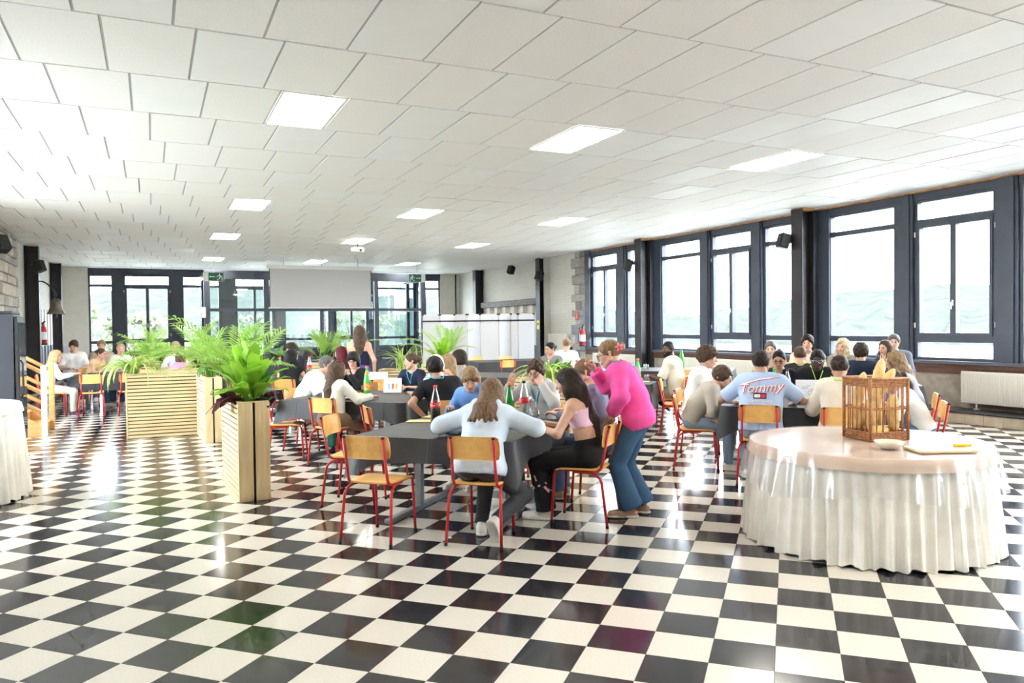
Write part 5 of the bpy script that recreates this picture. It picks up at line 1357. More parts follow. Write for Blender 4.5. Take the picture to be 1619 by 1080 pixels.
# ---- empty chairs
chair('empty chair nearest the viewer, left of the girl in the pale blue hoodie', -2.98, 5.24, 0)
chair('empty chair turned to the foreground table beside the front planter', -3.78, 6.18, -78)
chair('empty chair with its back just above the foreground table, beside the yellow papers', -3.92, 7.08, -48)
chair('empty chair beside the front planter, facing the second table', -5.86, 7.98, -62)
chair('empty chair with its back to the bearded man', -1.55, 11.45, -84)
chair('empty chair at the empty table behind the boy with glasses', -5.0, 12.05, -4)
chair('empty chair at the left of the empty table by the tall palm', -6.15, 12.7, -88)
chair('empty chair by the spider plant behind the boy with glasses', -4.05, 12.55, 80)
chair('left one of two empty chairs before the deep black table fall', 0, 0, 0, world=(7.75, 16.95, 0))
chair('right one of two empty chairs before the deep black table fall', 0, 0, 4, world=(8.75, 16.95, 0))
chair('empty side chair left of the table before the white screens', 0, 0, -90, world=(6.95, 17.7, 0))
chair('left empty chair beyond the table before the white screens', 0, 0, 180, world=(7.9, 18.85, 0))
chair('right empty chair beyond the table before the white screens', 0, 0, 178, world=(8.75, 18.85, 0))
chair('empty chair seen from behind at the far left table', 0, 0, 0, world=(-1.02, 16.62, 0))
chair('empty chair beside the wide planter at the far left table', 0, 0, 6, world=(-.38, 16.65, 0))
chair('left empty chair at the window side table of upturned tumblers', -2.9, 14.2, 0)
chair('right empty chair at the window side table of upturned tumblers', -1.75, 14.2, 3)
chair('empty chair beside the standing woman in the purple skirt', -6.2, 10.75, 55)

# ================================================================ PLANTERS AND PLANTS
M_slat = wood('pale treated pine', (0.74, 0.58, 0.34), (0.62, 0.46, 0.24), 2.4, (12, 12, 1.0), .65)
M_slatx = wood('pale treated pine slat', (0.74, 0.58, 0.34), (0.63, 0.47, 0.25), 2.4, (10, 1.0, 10), .65)
M_dark = mat('black planter liner', (0.012, 0.012, 0.013), .7)
M_soil = mat('potting soil', (0.05, 0.035, 0.025), 1.0, noise=(30, .5), bump=(40, 1.0))
def planter(label, x, y, L=1.0, Wd=.30, H=.93, rz=0.0, ns=18):
    """long sides of thin horizontal slats with gaps, ends of two upright boards; length along local y"""
    t = thing('slatted_planter', (x, y, 0), math.radians(rz), label, 'planter', 'slatted timber planters')
    MB().box((0, 0, (H - .03) / 2 + .008), (Wd - .05, L - .05, H - .045)).build('liner', M_dark, t)
    MB().box((0, 0, H - .03), (Wd - .05, L - .05, .02)).build('soil', M_soil, t)
    ph = (H - .006 * 0) / ns
    me = MB().box((0, 0, 0), (.019, L - .045, ph - .013), bevel=.003).mesh('slat', M_slatx)
    for sx in (-1, 1):
        for k in range(ns): place('slat', me, t, (sx * (Wd / 2 - .0095), 0, ph * (k + .5) + rng.uniform(-.001, .001)))
    bw = Wd / 2 - .011
    me = MB().box((0, 0, 0), (bw, .021, H), bevel=.003).mesh('end_board', M_slat)
    for sy in (-1, 1):
        for sx in (-1, 1): place('end_board', me, t, (sx * (bw / 2 + .011), sy * (L / 2 - .0105), H / 2))
    b = MB()
    for sx in (-1, 1): b.box((sx * (Wd / 2 - .028), 0, H + .006), (.05, L - .01, .012), bevel=.003)
    for sy in (-1, 1): b.box((0, sy * (L / 2 - .028), H + .006), (Wd - .105, .05, .012), bevel=.003)
    b.build('top_rim', M_slat, t); return t

def leaf_mat(name, col, col2=None, stripe=False, rough=.38):
    mt = mat(name, col, rough, noise=(10, .22)); b = mt.node_tree.nodes['Principled BSDF']
    b.inputs['Transmission Weight'].default_value = 0.0
    nt = mt.node_tree; tr = nt.nodes.new('ShaderNodeBsdfTranslucent'); tr.inputs[0].default_value = (*[min(1, c * 1.5) for c in col], 1)
    mx = nt.nodes.new('ShaderNodeMixShader'); mx.inputs[0].default_value = .35
    nt.links.new(b.outputs[0], mx.inputs[1]); nt.links.new(tr.outputs[0], mx.inputs[2]); nt.links.new(mx.outputs[0], nt.nodes['Material Output'].inputs[0]); return mt
L_nest = leaf_mat('bright fern leaf', (0.22, 0.42, 0.035)); L_palm = leaf_mat('palm green', (0.23, 0.41, 0.07)); L_deep = leaf_mat('deep green leaf', (0.06, 0.20, 0.03))
L_spider = leaf_mat('spider plant green', (0.36, 0.50, 0.12)); L_cream = leaf_mat('cream leaf stripe', (0.66, 0.68, 0.36)); L_purple = leaf_mat('dark purple leaf', (0.075, 0.018, 0.030)); L_stem = leaf_mat('pale stem', (0.42, 0.42, 0.10))
def blade(L, w, rise, droop, shape, n=9, wave=0.0, cup=.25, stripe=None, seed=0):
    """one leaf: grows from the origin along +y, arches, with a folded midrib and real thickness"""
    rg = np.random.default_rng(seed); b = MB(); y = z = 0.0; a = math.radians(rise); st = L / n; pts = [(0, 0)]
    for i in range(n): pts.append((pts[-1][0] + st * math.cos(a), pts[-1][1] + st * math.sin(a))); a -= math.radians(droop) / n
    for i, (y, z) in enumerate(pts):
        t = i / n; wd = max(.0012, w * shape(t)); ww = wave * w * math.sin(i * 2.3 + seed)
        for x, dz in ((-wd, cup * wd + ww), (0, 0), (wd, cup * wd - ww)): b.v.append((x, y, z + dz))
    for i in range(n):
        for j in (0, 1):
            k = i * 3 + j; b.f.append((k, k + 1, k + 4, k + 3)); b.sm.append(True); b.m.append(0)
    if stripe:
        n0 = len(b.v)
        for i, (y, z) in enumerate(pts):
            wd = max(.0008, w * shape(i / n) * .35); b.v += [(-wd, y, z + .0015 + cup * wd), (wd, y, z + .0015 + cup * wd)]
        for i in range(n): k = n0 + i * 2; b.f.append((k, k + 1, k + 3, k + 2)); b.sm.append(True); b.m.append(1)
    return b
sh_lance = lambda t: math.sin(math.pi * min(1, t ** .75 * .97 + .03)) ** .8
sh_strap = lambda t: (1 - t ** 4) * (.6 + .4 * min(1, t * 4))
sh_nest = lambda t: (.22 + .78 * math.sin(math.pi * min(1, t * .82 + .04)) ** 1.1) * (1 if t < .9 else max(.05, (1 - t) * 10))
sh_point = lambda t: math.sin(math.pi * t ** .62) ** .9 if 0 < t < 1 else .02
LV = {}
LV['nest'] = [blade(l, w, r, d, sh_nest, 10, .14, .22, seed=i).mesh('leaf', L_nest) for i, (l, w, r, d) in enumerate(((.42, .055, 80, 30), (.40, .06, 72, 55), (.36, .05, 62, 70), (.44, .05, 84, 18), (.34, .045, 50, 75), (.38, .06, 66, 40)))]
LV['spider'] = [blade(l, .011, r, d, sh_strap, 11, 0, .5, True, i).mesh('leaf', [L_spider, L_cream]) for i, (l, r, d) in enumerate(((.38, 78, 130), (.44, 66, 175), (.34, 82, 95), (.56, 55, 150), (.62, 48, 140), (.30, 70, 120)))]
LV['grass'] = [blade(l, .008, r, d, sh_strap, 10, 0, .5, None, i).mesh('leaf', [L_spider]) for i, (l, r, d) in enumerate(((.48, 82, 80), (.52, 76, 110), (.44, 86, 50), (.5, 70, 130)))]
LV['purple'] = [blade(l, .045, r, d, sh_point, 8, .1, .2, None, i).mesh('leaf', [L_purple]) for i, (l, r, d) in enumerate(((.16, 20, 70), (.18, 5, 60), (.15, 45, 60), (.17, -10, 40)))]
LV['broad'] = [blade(l, .05, r, d, sh_lance, 9, .08, .2, None, i).mesh('leaf', [L_deep]) for i, (l, r, d) in enumerate(((.32, 70, 60), (.36, 60, 80), (.30, 80, 40)))]
def frond(L, rise, droop, ll, pairs, seed, mats):
    """arching palm frond: stalk with paired leaflets"""
    rg = np.random.default_rng(seed); b = MB(); n = 12; a = math.radians(rise); st = L / n; pts = [Vector((0, 0, 0))]; dirs = []
    for i in range(n):
        d = Vector((0, math.cos(a), math.sin(a))); dirs.append(d); pts.append(pts[-1] + d * st); a -= math.radians(droop) / n
    b.slot(1).tube(pts, [.005 * (1 - .75 * i / n) for i in range(n + 1)], 5)
    b.slot(0)
    for k in range(pairs):
        t = .34 + .66 * k / (pairs - 1); f = t * n; i = min(n - 1, int(f)); p = pts[i].lerp(pts[i + 1], f - i); d = dirs[i]
        l = ll * (.45 + .55 * math.sin(math.pi * (.15 + .8 * (k / pairs)))) * rg.uniform(.85, 1.1)
        for s in (-1, 1):
            out = (Vector((s, 0, 0)) * .8 + d * .75 + Vector((0, 0, .12))).normalized(); wv = d.cross(out).normalized().cross(out) * .0085
            m_ = p + out * l * .5 + Vector((0, 0, .008)); e = p + out * l + Vector((0, 0, -.22 * l))
            b.add([p - wv * .4, p + wv * .4, m_ + wv, m_ - wv, e], [(0, 1, 2, 3), (3, 2, 4)], True)
    return b.mesh('frond', mats)
LV['palm'] = [frond(l, r, d, ll, 15, i, [L_palm, L_stem]) for i, (l, r, d, ll) in enumerate(((.75, 84, 60, .21), (.82, 78, 95, .22), (.62, 86, 40, .18), (.7, 70, 85, .2)))]
LV['smallpalm'] = [frond(l, r, d, ll, 13, i + 9, [L_palm, L_stem]) for i, (l, r, d, ll) in enumerate(((.5, 84, 60, .15), (.55, 76, 95, .16), (.42, 86, 40, .14)))]
def plant(label, x, y, z, kinds, seed, sc=1.0, name='potted_plant', spread=.04):
    rg = np.random.default_rng(seed); t = thing(name, (x, y, z), 0, label, 'plant', 'plants in the planters')
    for kind, n in kinds:
        a0 = rg.uniform(0, 6)
        for i in range(n):
            me = LV[kind][rg.integers(len(LV[kind]))]
            a = a0 + i * 2.39996 + rg.uniform(-.3, .3); s = sc * rg.uniform(.8, 1.15)
            o = place('frond' if 'palm' in kind else 'leaf', me, t, (rg.normal(0, spread), rg.normal(0, spread), 0))
            o.rotation_euler = (rg.uniform(-.12, .10), rg.uniform(-.15, .15), a); o.scale = (s, s, s)
    MB().lathe([(.0, -.03), (.05, -.03), (.06, .0), (.03, .02), (0, .02)], 10).build('crown', L_deep, t)
    return t
ZP = .92
planter('narrow slatted planter nearest the viewer, end boards showing', .835, 8.07, 1.0, .29, .93, 3.8)
planter('narrow slatted planter standing behind the nearest one', .775, 12.27, 1.0, .24, .93, 3.2)
planter('wide slatted planter side on at the left with a spider plant', .165, 12.98, 1.03, .30, .96, 90)
planter('slatted planter just behind the wide one, only its top showing', .25, 14.35, 1.03, .30, .95, 90)
planter('slatted planter behind the girl with long dark hair', 4.92, 9.25, .95, .42, .90, 25)
planter('slatted planter with arching grass behind the ivory headscarf', 3.98, 12.75, .9, .36, .90, 60)
planter('slatted planter of the tall palm in the middle distance', 5.15, 14.2, 1.0, .36, .88, 10)
planter('planter of palms near the glazed porch', 3.6, 16.6, 1.2, .36, .88, 80)
plant('big bright green bird nest fern in the nearest planter', .87, 7.80, ZP, [('nest', 34), ('broad', 5)], 3, 1.32, 'bird_nest_fern', .03)
plant('dark purple leaved plant trailing over the left edge of the nearest planter', .70, 7.85, ZP + .03, [('purple', 14)], 5, 1.6, 'purple_plant', .04)
plant('dark purple leaved plant at the right edge of the nearest planter', 1.0, 7.72, ZP + .03, [('purple', 12)], 15, 1.3, 'purple_plant', .03)
plant('light green feathery palm behind the fern in the nearest planter', .80, 8.38, ZP, [('smallpalm', 14), ('palm', 12)], 7, 1.2, 'areca_palm', .05)
plant('leafy palm in the narrow planter behind the nearest one', .77, 12.1, ZP, [('palm', 14), ('broad', 6)], 9, 1.15, 'areca_palm', .06)
plant('spider plant cascading over the left end of the wide planter', -.24, 12.93, .98, [('spider', 70)], 11, 1.4, 'spider_plant', .04)
plant('thin grassy plant at the right end of the wide planter', .55, 12.98, .95, [('grass', 10)], 12, .7, 'grass_plant', .02)
plant('areca palm in the planter behind the wide one', .05, 14.35, .94, [('smallpalm', 12), ('palm', 10)], 13, 1.1, 'areca_palm', .06)
plant('second small palm behind the wide planter, nearer the fern', .60, 14.35, .94, [('smallpalm', 8), ('palm', 4)], 14, 1.05, 'areca_palm', .04)
plant('spider plant with arching yellow green leaves behind the boy with glasses', 4.80, 9.10, .90, [('spider', 56)], 21, 1.35, 'spider_plant', .05)
plant('dark purple pointed leaves above the girl with long dark hair', 5.05, 9.02, .90, [('purple', 12)], 22, 1.2, 'purple_plant', .05)
plant('green strappy plant near the standing girl with glasses', 5.12, 9.45, .90, [('broad', 12), ('spider', 8)], 23, .95, 'leafy_plant', .05)
plant('arching grassy plant behind the woman in navy', 3.98, 12.75, .88, [('grass', 44)], 24, 1.2, 'grass_plant', .08)
plant('bright bird nest fern before the white screens', 5.05, 13.95, .86, [('nest', 18)], 25, 1.25, 'bird_nest_fern', .04)
plant('tall feathery palm before the white screens', 5.25, 14.45, .86, [('palm', 12), ('grass', 14)], 26, 1.15, 'areca_palm', .08)
plant('bushy palm left of the standing woman with the purple skirt', 3.35, 16.6, .86, [('palm', 12), ('broad', 8)], 27, 1.15, 'areca_palm', .08)
plant('bushy palm behind the standing woman with the purple skirt', 3.95, 16.65, .86, [('palm', 11)], 28, 1.1, 'areca_palm', .08)
# pale bamboo-like plant in the porch
t = thing('planter_pot', (4.35, 29.2, 0), 0, 'dark pot holding the pale plant inside the glazed porch', 'pot')
MB().lathe([(.18, 0), (.24, .5), (.21, .5), (.2, .44), (0, .44)], 20).build('pot_body', M_dark, t)
plant('pale slender leaved plant inside the glazed porch', 4.35, 29.2, .44, [('palm', 12)], 31, .9, 'slender_plant', .08)

# ================================================================ THINGS ON THE TABLES
def clear_glass(name, tint, dens=.0):
    mt = bpy.data.materials.new(name); mt.use_nodes = True; nt = mt.node_tree; nt.nodes.remove(nt.nodes['Principled BSDF'])
    t = nt.nodes.new('ShaderNodeBsdfTransparent'); t.inputs[0].default_value = (*tint, 1); g = nt.nodes.new('ShaderNodeBsdfGlossy'); g.inputs['Roughness'].default_value = .05
    lw = nt.nodes.new('ShaderNodeLayerWeight'); lw.inputs['Blend'].default_value = .45; ma = nt.nodes.new('ShaderNodeMath'); ma.operation = 'MULTIPLY_ADD'; ma.inputs[1].default_value = .55; ma.inputs[2].default_value = .08
    mx = nt.nodes.new('ShaderNodeMixShader'); nt.links.new(lw.outputs['Facing'], ma.inputs[0]); nt.links.new(ma.outputs[0], mx.inputs[0]); nt.links.new(t.outputs[0], mx.inputs[1]); nt.links.new(g.outputs[0], mx.inputs[2]); nt.links.new(mx.outputs[0], nt.nodes['Material Output'].inputs[0]); return mt
M_cg = clear_glass('clear glass', (.93, .95, .95)); M_gg = mat('green bottle glass', (0.015, 0.26, 0.02), .08, coat=.5); M_ggl = mat('light green bottle glass', (0.06, 0.42, 0.06), .1, coat=.4)
M_cola = mat('cola', (0.012, 0.005, 0.004), .08); M_redp = mat('red cap and label', (0.70, 0.02, 0.03), .35); M_wtxt = mat('white lettering', (.85, .85, .85), .5); M_or = mat('orange label', (0.85, 0.28, 0.02), .45)
def wrap_text(s, size, r, zc, a0, shear=.3):
    v, f = text_mesh(s, size, shear); return [((r) * math.cos(a0 + x / r), (r) * math.sin(a0 + x / r), zc + y) for x, y, _ in v], f
BOT = {}
prof_o = [(.034, 0), (.041, .004), (.042, .02), (.042, .13), (.041, .165), (.034, .21), (.022, .262), (.0145, .29), (.0135, .318)]
BOT['glass'] = MB().lathe([(.036, 0), (.043, .004), (.044, .02), (.044, .14), (.043, .17), (.036, .21), (.024, .255), (.016, .285), (.0145, .31)], 22, capt=False).mesh('bottle_glass', M_cg)
BOT['cola'] = MB().lathe([(.034, .006), (.0405, .012), (.0405, .135), (.040, .14), (0, .14)], 20).mesh('cola_fill', M_cola)
b = MB(); b.lathe([(.0452, .138), (.0452, .180), (.0435, .182)], 24, capb=False, capt=False); BOT['label'] = b.mesh('bottle_label', M_redp)
for a0, tgt in ((math.radians(-135), 'text'),):
    vs, fs = wrap_text('Coca-Cola', .0235, .0458, .160, 0); BOT['text'] = MB().add(vs, fs).mesh('label_lettering', M_wtxt)
BOT['cap'] = MB().lathe([(.016, .305), (.0165, .307), (.0165, .325), (.014, .328), (0, .328)], 14).mesh('cap', M_redp)
BOT['capblack'] = MB().lathe([(.016, .305), (.0165, .307), (.0165, .325), (.014, .328), (0, .328)], 14).mesh('cap', M_blackpl)
gp = [(.036, 0), (.042, .004), (.043, .02), (.043, .15), (.038, .19), (.024, .25), (.016, .285), (.0145, .315), (.0165, .318), (.0165, .325), (0, .325)]
BOT['green'] = MB().lathe(gp, 22).mesh('bottle_glass', M_gg); BOT['lgreen'] = MB().lathe(gp, 22).mesh('bottle_glass', M_ggl)
BOT['orange'] = MB().lathe([(.0438, .04), (.0438, .125)], 22, capb=False, capt=False).mesh('bottle_label', M_or)
BOT['orange2'] = MB().lathe([(.0285, .235), (.020, .268)], 18, capb=False, capt=False).mesh('neck_label', M_or)
BOT['capor'] = MB().lathe([(.0175, .308), (.018, .31), (.018, .33), (.012, .334), (0, .334)], 14).mesh('cap', mat('orange cap', (.85, .16, .02), .4))
b = MB()
for a_, z_, ra_, rb_ in ((-.35, .062, .012, .016), (.1, .055, .016, .010), (.45, .09, .010, .012), (-.1, .108, .012, .007), (-.6, .10, .008, .012)):
    n = 12; b.add([(.0443 * math.cos(a_ + ra_ * math.cos(6.283 * i / n) / .0443), .0443 * math.sin(a_ + ra_ * math.cos(6.283 * i / n) / .0443), z_ + rb_ * math.sin(6.283 * i / n)) for i in range(n)], [tuple(range(n))])
BOT['otext'] = b.mesh('label_print', mat('pale label print', (.85, .72, .45), .5))
def bottle(label, p, q, parts, z=.752, face=-1.9, world=None, s=1.0):
    t = thing('bottle', W(p, q, z) if world is None else world, face, label, 'bottle', 'bottles on the tables'); t.scale = (s, s, s)
    for k in parts: place({'glass': 'bottle_glass', 'green': 'bottle_glass', 'lgreen': 'bottle_glass', 'cola': 'cola_fill', 'label': 'label', 'text': 'label_lettering', 'cap': 'cap', 'capblack': 'cap', 'orange': 'label', 'orange2': 'neck_label', 'capor': 'cap', 'otext': 'label_print'}[k], BOT[k], t)
    return t
COKE = ('glass', 'cola', 'label', 'text', 'cap')
bottle('half full cola bottle with red label on the foreground table', -3.0, 6.27, COKE, s=1.05, face=-1.95)
bottle('green glass bottle with an orange cap before the boy with glasses', -2.41, 6.60, ('green', 'capor'), s=1.06)
bottle('empty clear bottle with red label and black cap on the foreground table', -2.33, 6.78, ('glass', 'label', 'capblack'), s=1.1)
bottle('green bottle with a large orange label on the second table', -5.28, 8.95, ('lgreen', 'orange', 'orange2', 'otext', 'capor'), s=1.08)
bottle('cola bottle beside the small long haired girl, partly hidden', -5.62, 8.75, COKE)
bottle('green bottle in front of the curly boy in the dark jacket', -8.55, 11.5, ('lgreen', 'orange', 'capor'), s=1.1)
bottle('red capped clear bottle on the curly boy table', -8.35, 12.1, ('glass', 'label', 'cap'), s=1.1)
bottle('clear bottle with a pink drink by the lettered shirt man', -.02, 9.55, ('glass', 'label', 'capblack'), s=1.0)
bottle('blue green topped bottle by the lettered shirt man', -.17, 9.75, ('lgreen', 'orange'), s=1.0)
bottle('tall clear bottle with red cap on the table below the windows', .62, 12.3, ('glass', 'cap'), s=1.15)
bottle('green orange labelled bottle between the standing girl and the bearded man', -2.12, 11.4, ('lgreen', 'orange', 'capor'), s=1.1)
bottle('left cola bottle of three behind the pink jumper', -3.12, 11.62, COKE); bottle('middle cola bottle of three behind the pink jumper', -3.0, 11.60, COKE); bottle('right cola bottle of three behind the pink jumper', -2.88, 11.58, COKE)
bottle('full cola bottle beside the bearded man', -2.1, 14.85, COKE, s=1.25); bottle('green bottle beside the cola bottle at the bearded man', -1.93, 14.9, ('lgreen',), s=1.25)
# tumblers
tum = MB().lathe([(.027, 0), (.030, .002), (.036, .09), (.0335, .09), (.0275, .006), (0, .006)], 16).mesh('tumbler', M_cg)
def tumbler(label, p, q, up=True, z=.7515):
    o = place('tumbler', tum, None, W(p, q, z if up else z + .09)); tag(o, label, 'glass', 'drinking glasses')
    if not up: o.rotation_euler = (math.pi, 0, 0)
tumbler('tumbler right of the cola bottle on the foreground table', -2.83, 6.22); tumbler('tumbler just behind the cola bottle', -2.90, 6.40)
tumbler('tumbler beside the empty clear bottle', -2.20, 6.72); tumbler('tumbler by the hands of the strapless top girl', -2.30, 6.42)
tumbler('tumbler in front of the picture card on the second table', -5.42, 9.1); tumbler('tumbler at the right corner of the second table', -4.35, 8.85)
for k, (pp, qq) in enumerate(((-3.3, 14.8), (-3.1, 14.95), (-2.75, 14.8), (-2.6, 14.95), (-1.6, 14.8), (-1.45, 14.95), (-1.25, 14.8), (-3.2, 15.3), (-2.7, 15.3), (-1.5, 15.3))):
    tumbler('%s upturned tumbler from the left on the %s side of the window table' % ((('first', 'second', 'third', 'fourth', 'fifth', 'sixth', 'seventh')[k], 'near') if k < 7 else (('first', 'second', 'third')[k - 7], 'window')), pp, qq, False)
for k, (pp, qq) in enumerate(((-2.35, 11.75), (-2.25, 11.9), (-2.1, 12.0), (-2.4, 12.05), (-2.6, 12.3))): tumbler('upturned tumbler on the bearded man table, %s' % ('nearest the viewer', 'second nearest', 'nearest his hands', 'in the middle', 'farthest from the viewer')[k], pp, qq, False)
# water jug
j = thing('water_jug', W(-2.36, 6.92, .7515), 0, 'clear glass water jug beside the empty clear bottle', 'jug')
MB().lathe([(.05, 0), (.055, .004), (.06, .1), (.05, .17), (.056, .2), (.053, .2), (.047, .17), (.056, .1), (.05, .008), (0, .008)], 22).build('jug_body', M_cg, j)
MB().tube([(.05, 0, .17), (.1, 0, .16), (.1, 0, .07), (.058, 0, .05)], .007, 8).build('jug_handle', M_cg, j)
# plates and yellow napkins
def plate_of(label, p, q, seed):
    t = thing('plate', W(p, q, .7515), 0, label, 'plate', 'dinner plates'); rg = np.random.default_rng(seed)
    MB().lathe([(.05, 0), (.085, .004), (.12, .014), (.118, .018), (.085, .009), (0, .007)], 28).build('dish', china, t)
    for k, c in enumerate(((.66, .42, .14), (.30, .42, .08), (.75, .68, .52))):
        b = MB(); a = k * 2.1 + seed
        for i in range(5): b.tube([(.045 * math.cos(a) + rg.normal(0, .014), .045 * math.sin(a) + rg.normal(0, .014), .012), (.045 * math.cos(a) + rg.normal(0, .014), .045 * math.sin(a) + rg.normal(0, .014), .026)], .012, 7)
        b.build('food', mat('food %d' % k, c, .7, noise=(30, .3)), t)
plate_of('plate of food before the strapless top girl', -2.08, 6.42, 1); plate_of('plate of food before the small long haired girl', -5.05, 8.25, 2); plate_of('plate of food under the orange labelled bottle', -5.32, 8.62, 3); plate_of('plate of salad before the curly boy in the jacket', -8.15, 11.25, 4)
M_nap = mat('yellow paper napkin', (.80, .66, .25), .8, bump=(20, .3)); M_nap2 = mat('bright yellow napkin', (.85, .52, .02), .7)
def napkin(label, p, q, r=0, sz=(.2, .17), crumple=False, z=.752):
    b = MB()
    if crumple:
        vv, ff = surf(lambda P: ell(P, (0, 0, .02), (.055, .04, .026)) + .007 * np.sin(60 * P[:, 0]) * np.sin(70 * P[:, 1] + 40 * P[:, 2]), (-.09, -.08, -.02), (.09, .08, .08), .007); o = place('napkin', quad_mesh('napkin', vv, ff, [M_nap2]), None, W(p, q, z), RZ(r))
    else:
        b.box((0, 0, .002), (sz[0], sz[1], .003)); b.box((.004, .002, .0052), (sz[0] - .004, sz[1] - .006, .002), .03); o = b.build('napkin', M_nap, None, W(p, q, z), RZ(r))
    tag(o, label, 'napkin', 'yellow napkins')
napkin('flat yellow napkin left of the cola bottle, nearer one', -3.2, 6.38, 12, (.26, .15)); napkin('flat yellow napkin behind the cola bottle', -3.22, 6.72, -6, (.2, .15))
napkin('crumpled yellow napkin beside the strapless top girl plate', -2.23, 6.36, 10, crumple=True); napkin('crumpled yellow napkin at the orange labelled bottle', -5.10, 8.52, 30, crumple=True)
napkin('flat yellow napkin before the oatmeal sweater boy', -.5, 8.9, 20); napkin('flat yellow napkin beside the bearded man', -2.1, 11.68, 20); napkin('flat yellow napkin before the young man with tinted glasses', .5, 9.75, -8)
# cards, sheets, laptop
M_card = mat('white card', (.82, .82, .84), .6)
def tent_card(label, p, q, r, w=.21, h=.2, art=None):
    t = thing('menu_card', W(p, q, .752), RZ(r), label, 'card')
    M1 = Matrix.Rotation(math.radians(76), 3, 'X'); b = MB()
    for sg in (-1, 1):
        b.add([(-w / 2, sg * .05, 0), (w / 2, sg * .05, 0), (w / 2, 0, h), (-w / 2, 0, h), (-w / 2, sg * .047, 0), (w / 2, sg * .047, 0), (w / 2, 0, h - .003), (-w / 2, 0, h - .003)], [(0, 1, 2, 3), (7, 6, 5, 4), (0, 4, 5, 1), (0, 3, 7, 4), (1, 5, 6, 2)])
    b.build('card', M_card, t)
    def face(x, z, off=.0012): return (x, -.05 * (1 - z / h) - off, z)
    for (kind, x, z, a, c) in (art or []):
        b = MB()
        if kind == 'box': b.add([face(x - a[0], z - a[1]), face(x + a[0], z - a[1]), face(x + a[0], z + a[1]), face(x - a[0], z + a[1])], [(0, 1, 2, 3)])
        else:
            n = 18
            for rr in (a, a * .85): b.v += [face(x + rr * math.cos(2 * math.pi * i / n), z + rr * math.sin(2 * math.pi * i / n)) for i in range(n)]
            b.f += [(i, (i + 1) % n, n + (i + 1) % n, n + i) for i in range(n)]; b.m += [0] * n; b.sm += [False] * n
        b.build('card_print', mat('print %.2f %.2f %.2f' % c, c, .7), t)
ink = (.22, .15, .17)
glasses_art = [('box', -.045 + .05 * k, .085, (.014, .034), c) for k, c in enumerate(((.25, .55, .62), (.55, .12, .12), (.70, .45, .12)))] + [('box', -.045 + .05 * k, .045, (.010, .006), (.55, .45, .2)) for k in range(3)]
tent_card('white tent card with three coloured drinks on the second table', -5.02, 9.18, 18, .24, .19, glasses_art)
tent_card('white tent card before the boy with glasses', -2.62, 6.86, 28, .19, .20, [('ring', -.03, .13, .018, ink), ('ring', .012, .13, .018, ink)])
tent_card('white tent card with line drawing before the tinted glasses man', .22, 9.42, 4, .30, .215, [('ring', .0, .07, .024, ink), ('ring', .058, .07, .024, ink), ('box', .03, .105, (.03, .0025), ink), ('box', -.05, .12, (.035, .002), ink), ('box', -.05, .135, (.028, .002), ink), ('box', -.01, .15, (.018, .002), ink)])
tent_card('white tent card on the table below the windows', .60, 11.95, 3, .30, .2, [('ring', 0, .1, .03, ink)])
tent_card('white sheet held up before the curly boy in the dark jacket', -8.95, 12.15, -16, .26, .22)
lp = thing('display_board', W(-6.25, 10.95, .0), RZ(6), 'grey panel with a round dark mark standing behind the second table', 'display board')
MB().box((0, 0, .60), (.34, .02, .62), bevel=.008).build('panel', mat('pale grey panel', (.55, .56, .53), .5), lp)
MB().tube([(.03, -.0105, .68), (.03, -.0125, .68)], .035, 20).build('round_mark', mat('brown mark', (.22, .14, .10), .6), lp)
for sx in (-.15, .15): MB().box((sx, 0, .145), (.03, .25, .29)).build('stand_leg', M_tablesteel, lp)
# salt and pepper
for nm, dx in (('salt', -.03), ('pepper', .03)):
    t = thing('cruet', W(.02 + dx, 9.32, .752), 0, 'small glass %s pot before the white tent card' % nm, 'cruet')
    MB().lathe([(.02, 0), (.022, .003), (.02, .05), (.014, .06)], 14).build('pot_body', M_cg, t); MB().lathe([(.018, .058), (.018, .075), (.01, .082), (0, .082)], 14).build('pot_lid', M_chrome, t)
    MB().lathe([(.017, .004), (.017, .035), (0, .035)], 12).build('contents', mat('%s grains' % nm, (.75, .74, .70) if nm == 'salt' else (.08, .06, .05), .9), t)
# green cloth bag with strap on the small girl chair
t = thing('shoulder_bag', W(-4.95, 7.60, .30), RZ(0), 'dark green bag hanging by a black strap on the small girl chair', 'bag')
MB().box((0, -.02, .06), (.10, .05, .20), bevel=.015).build('pouch', cloth('bottle green canvas', (.012, .07, .05)), t)
MB().tube([(.03, -.02, .15), (.035, -.045, .4), (.04, -.03, .53)], .007, 6).build('strap', M_blackpl, t)
# scrap of paper on the floor
tag(MB().add([(-.03, -.012, .002), (.028, -.016, .002), (.032, .014, .004), (-.026, .016, .002), (-.03, -.012, .001), (.028, -.016, .001), (.032, .014, .003), (-.026, .016, .001)], [(0, 1, 2, 3), (7, 6, 5, 4), (0, 4, 5, 1), (1, 5, 6, 2), (2, 6, 7, 3), (3, 7, 4, 0)]).build('paper_scrap', M_card, None, W(-2.47, 5.35, 0)), 'scrap of white paper on the floor left of the hoodie girl chair', 'paper scrap')

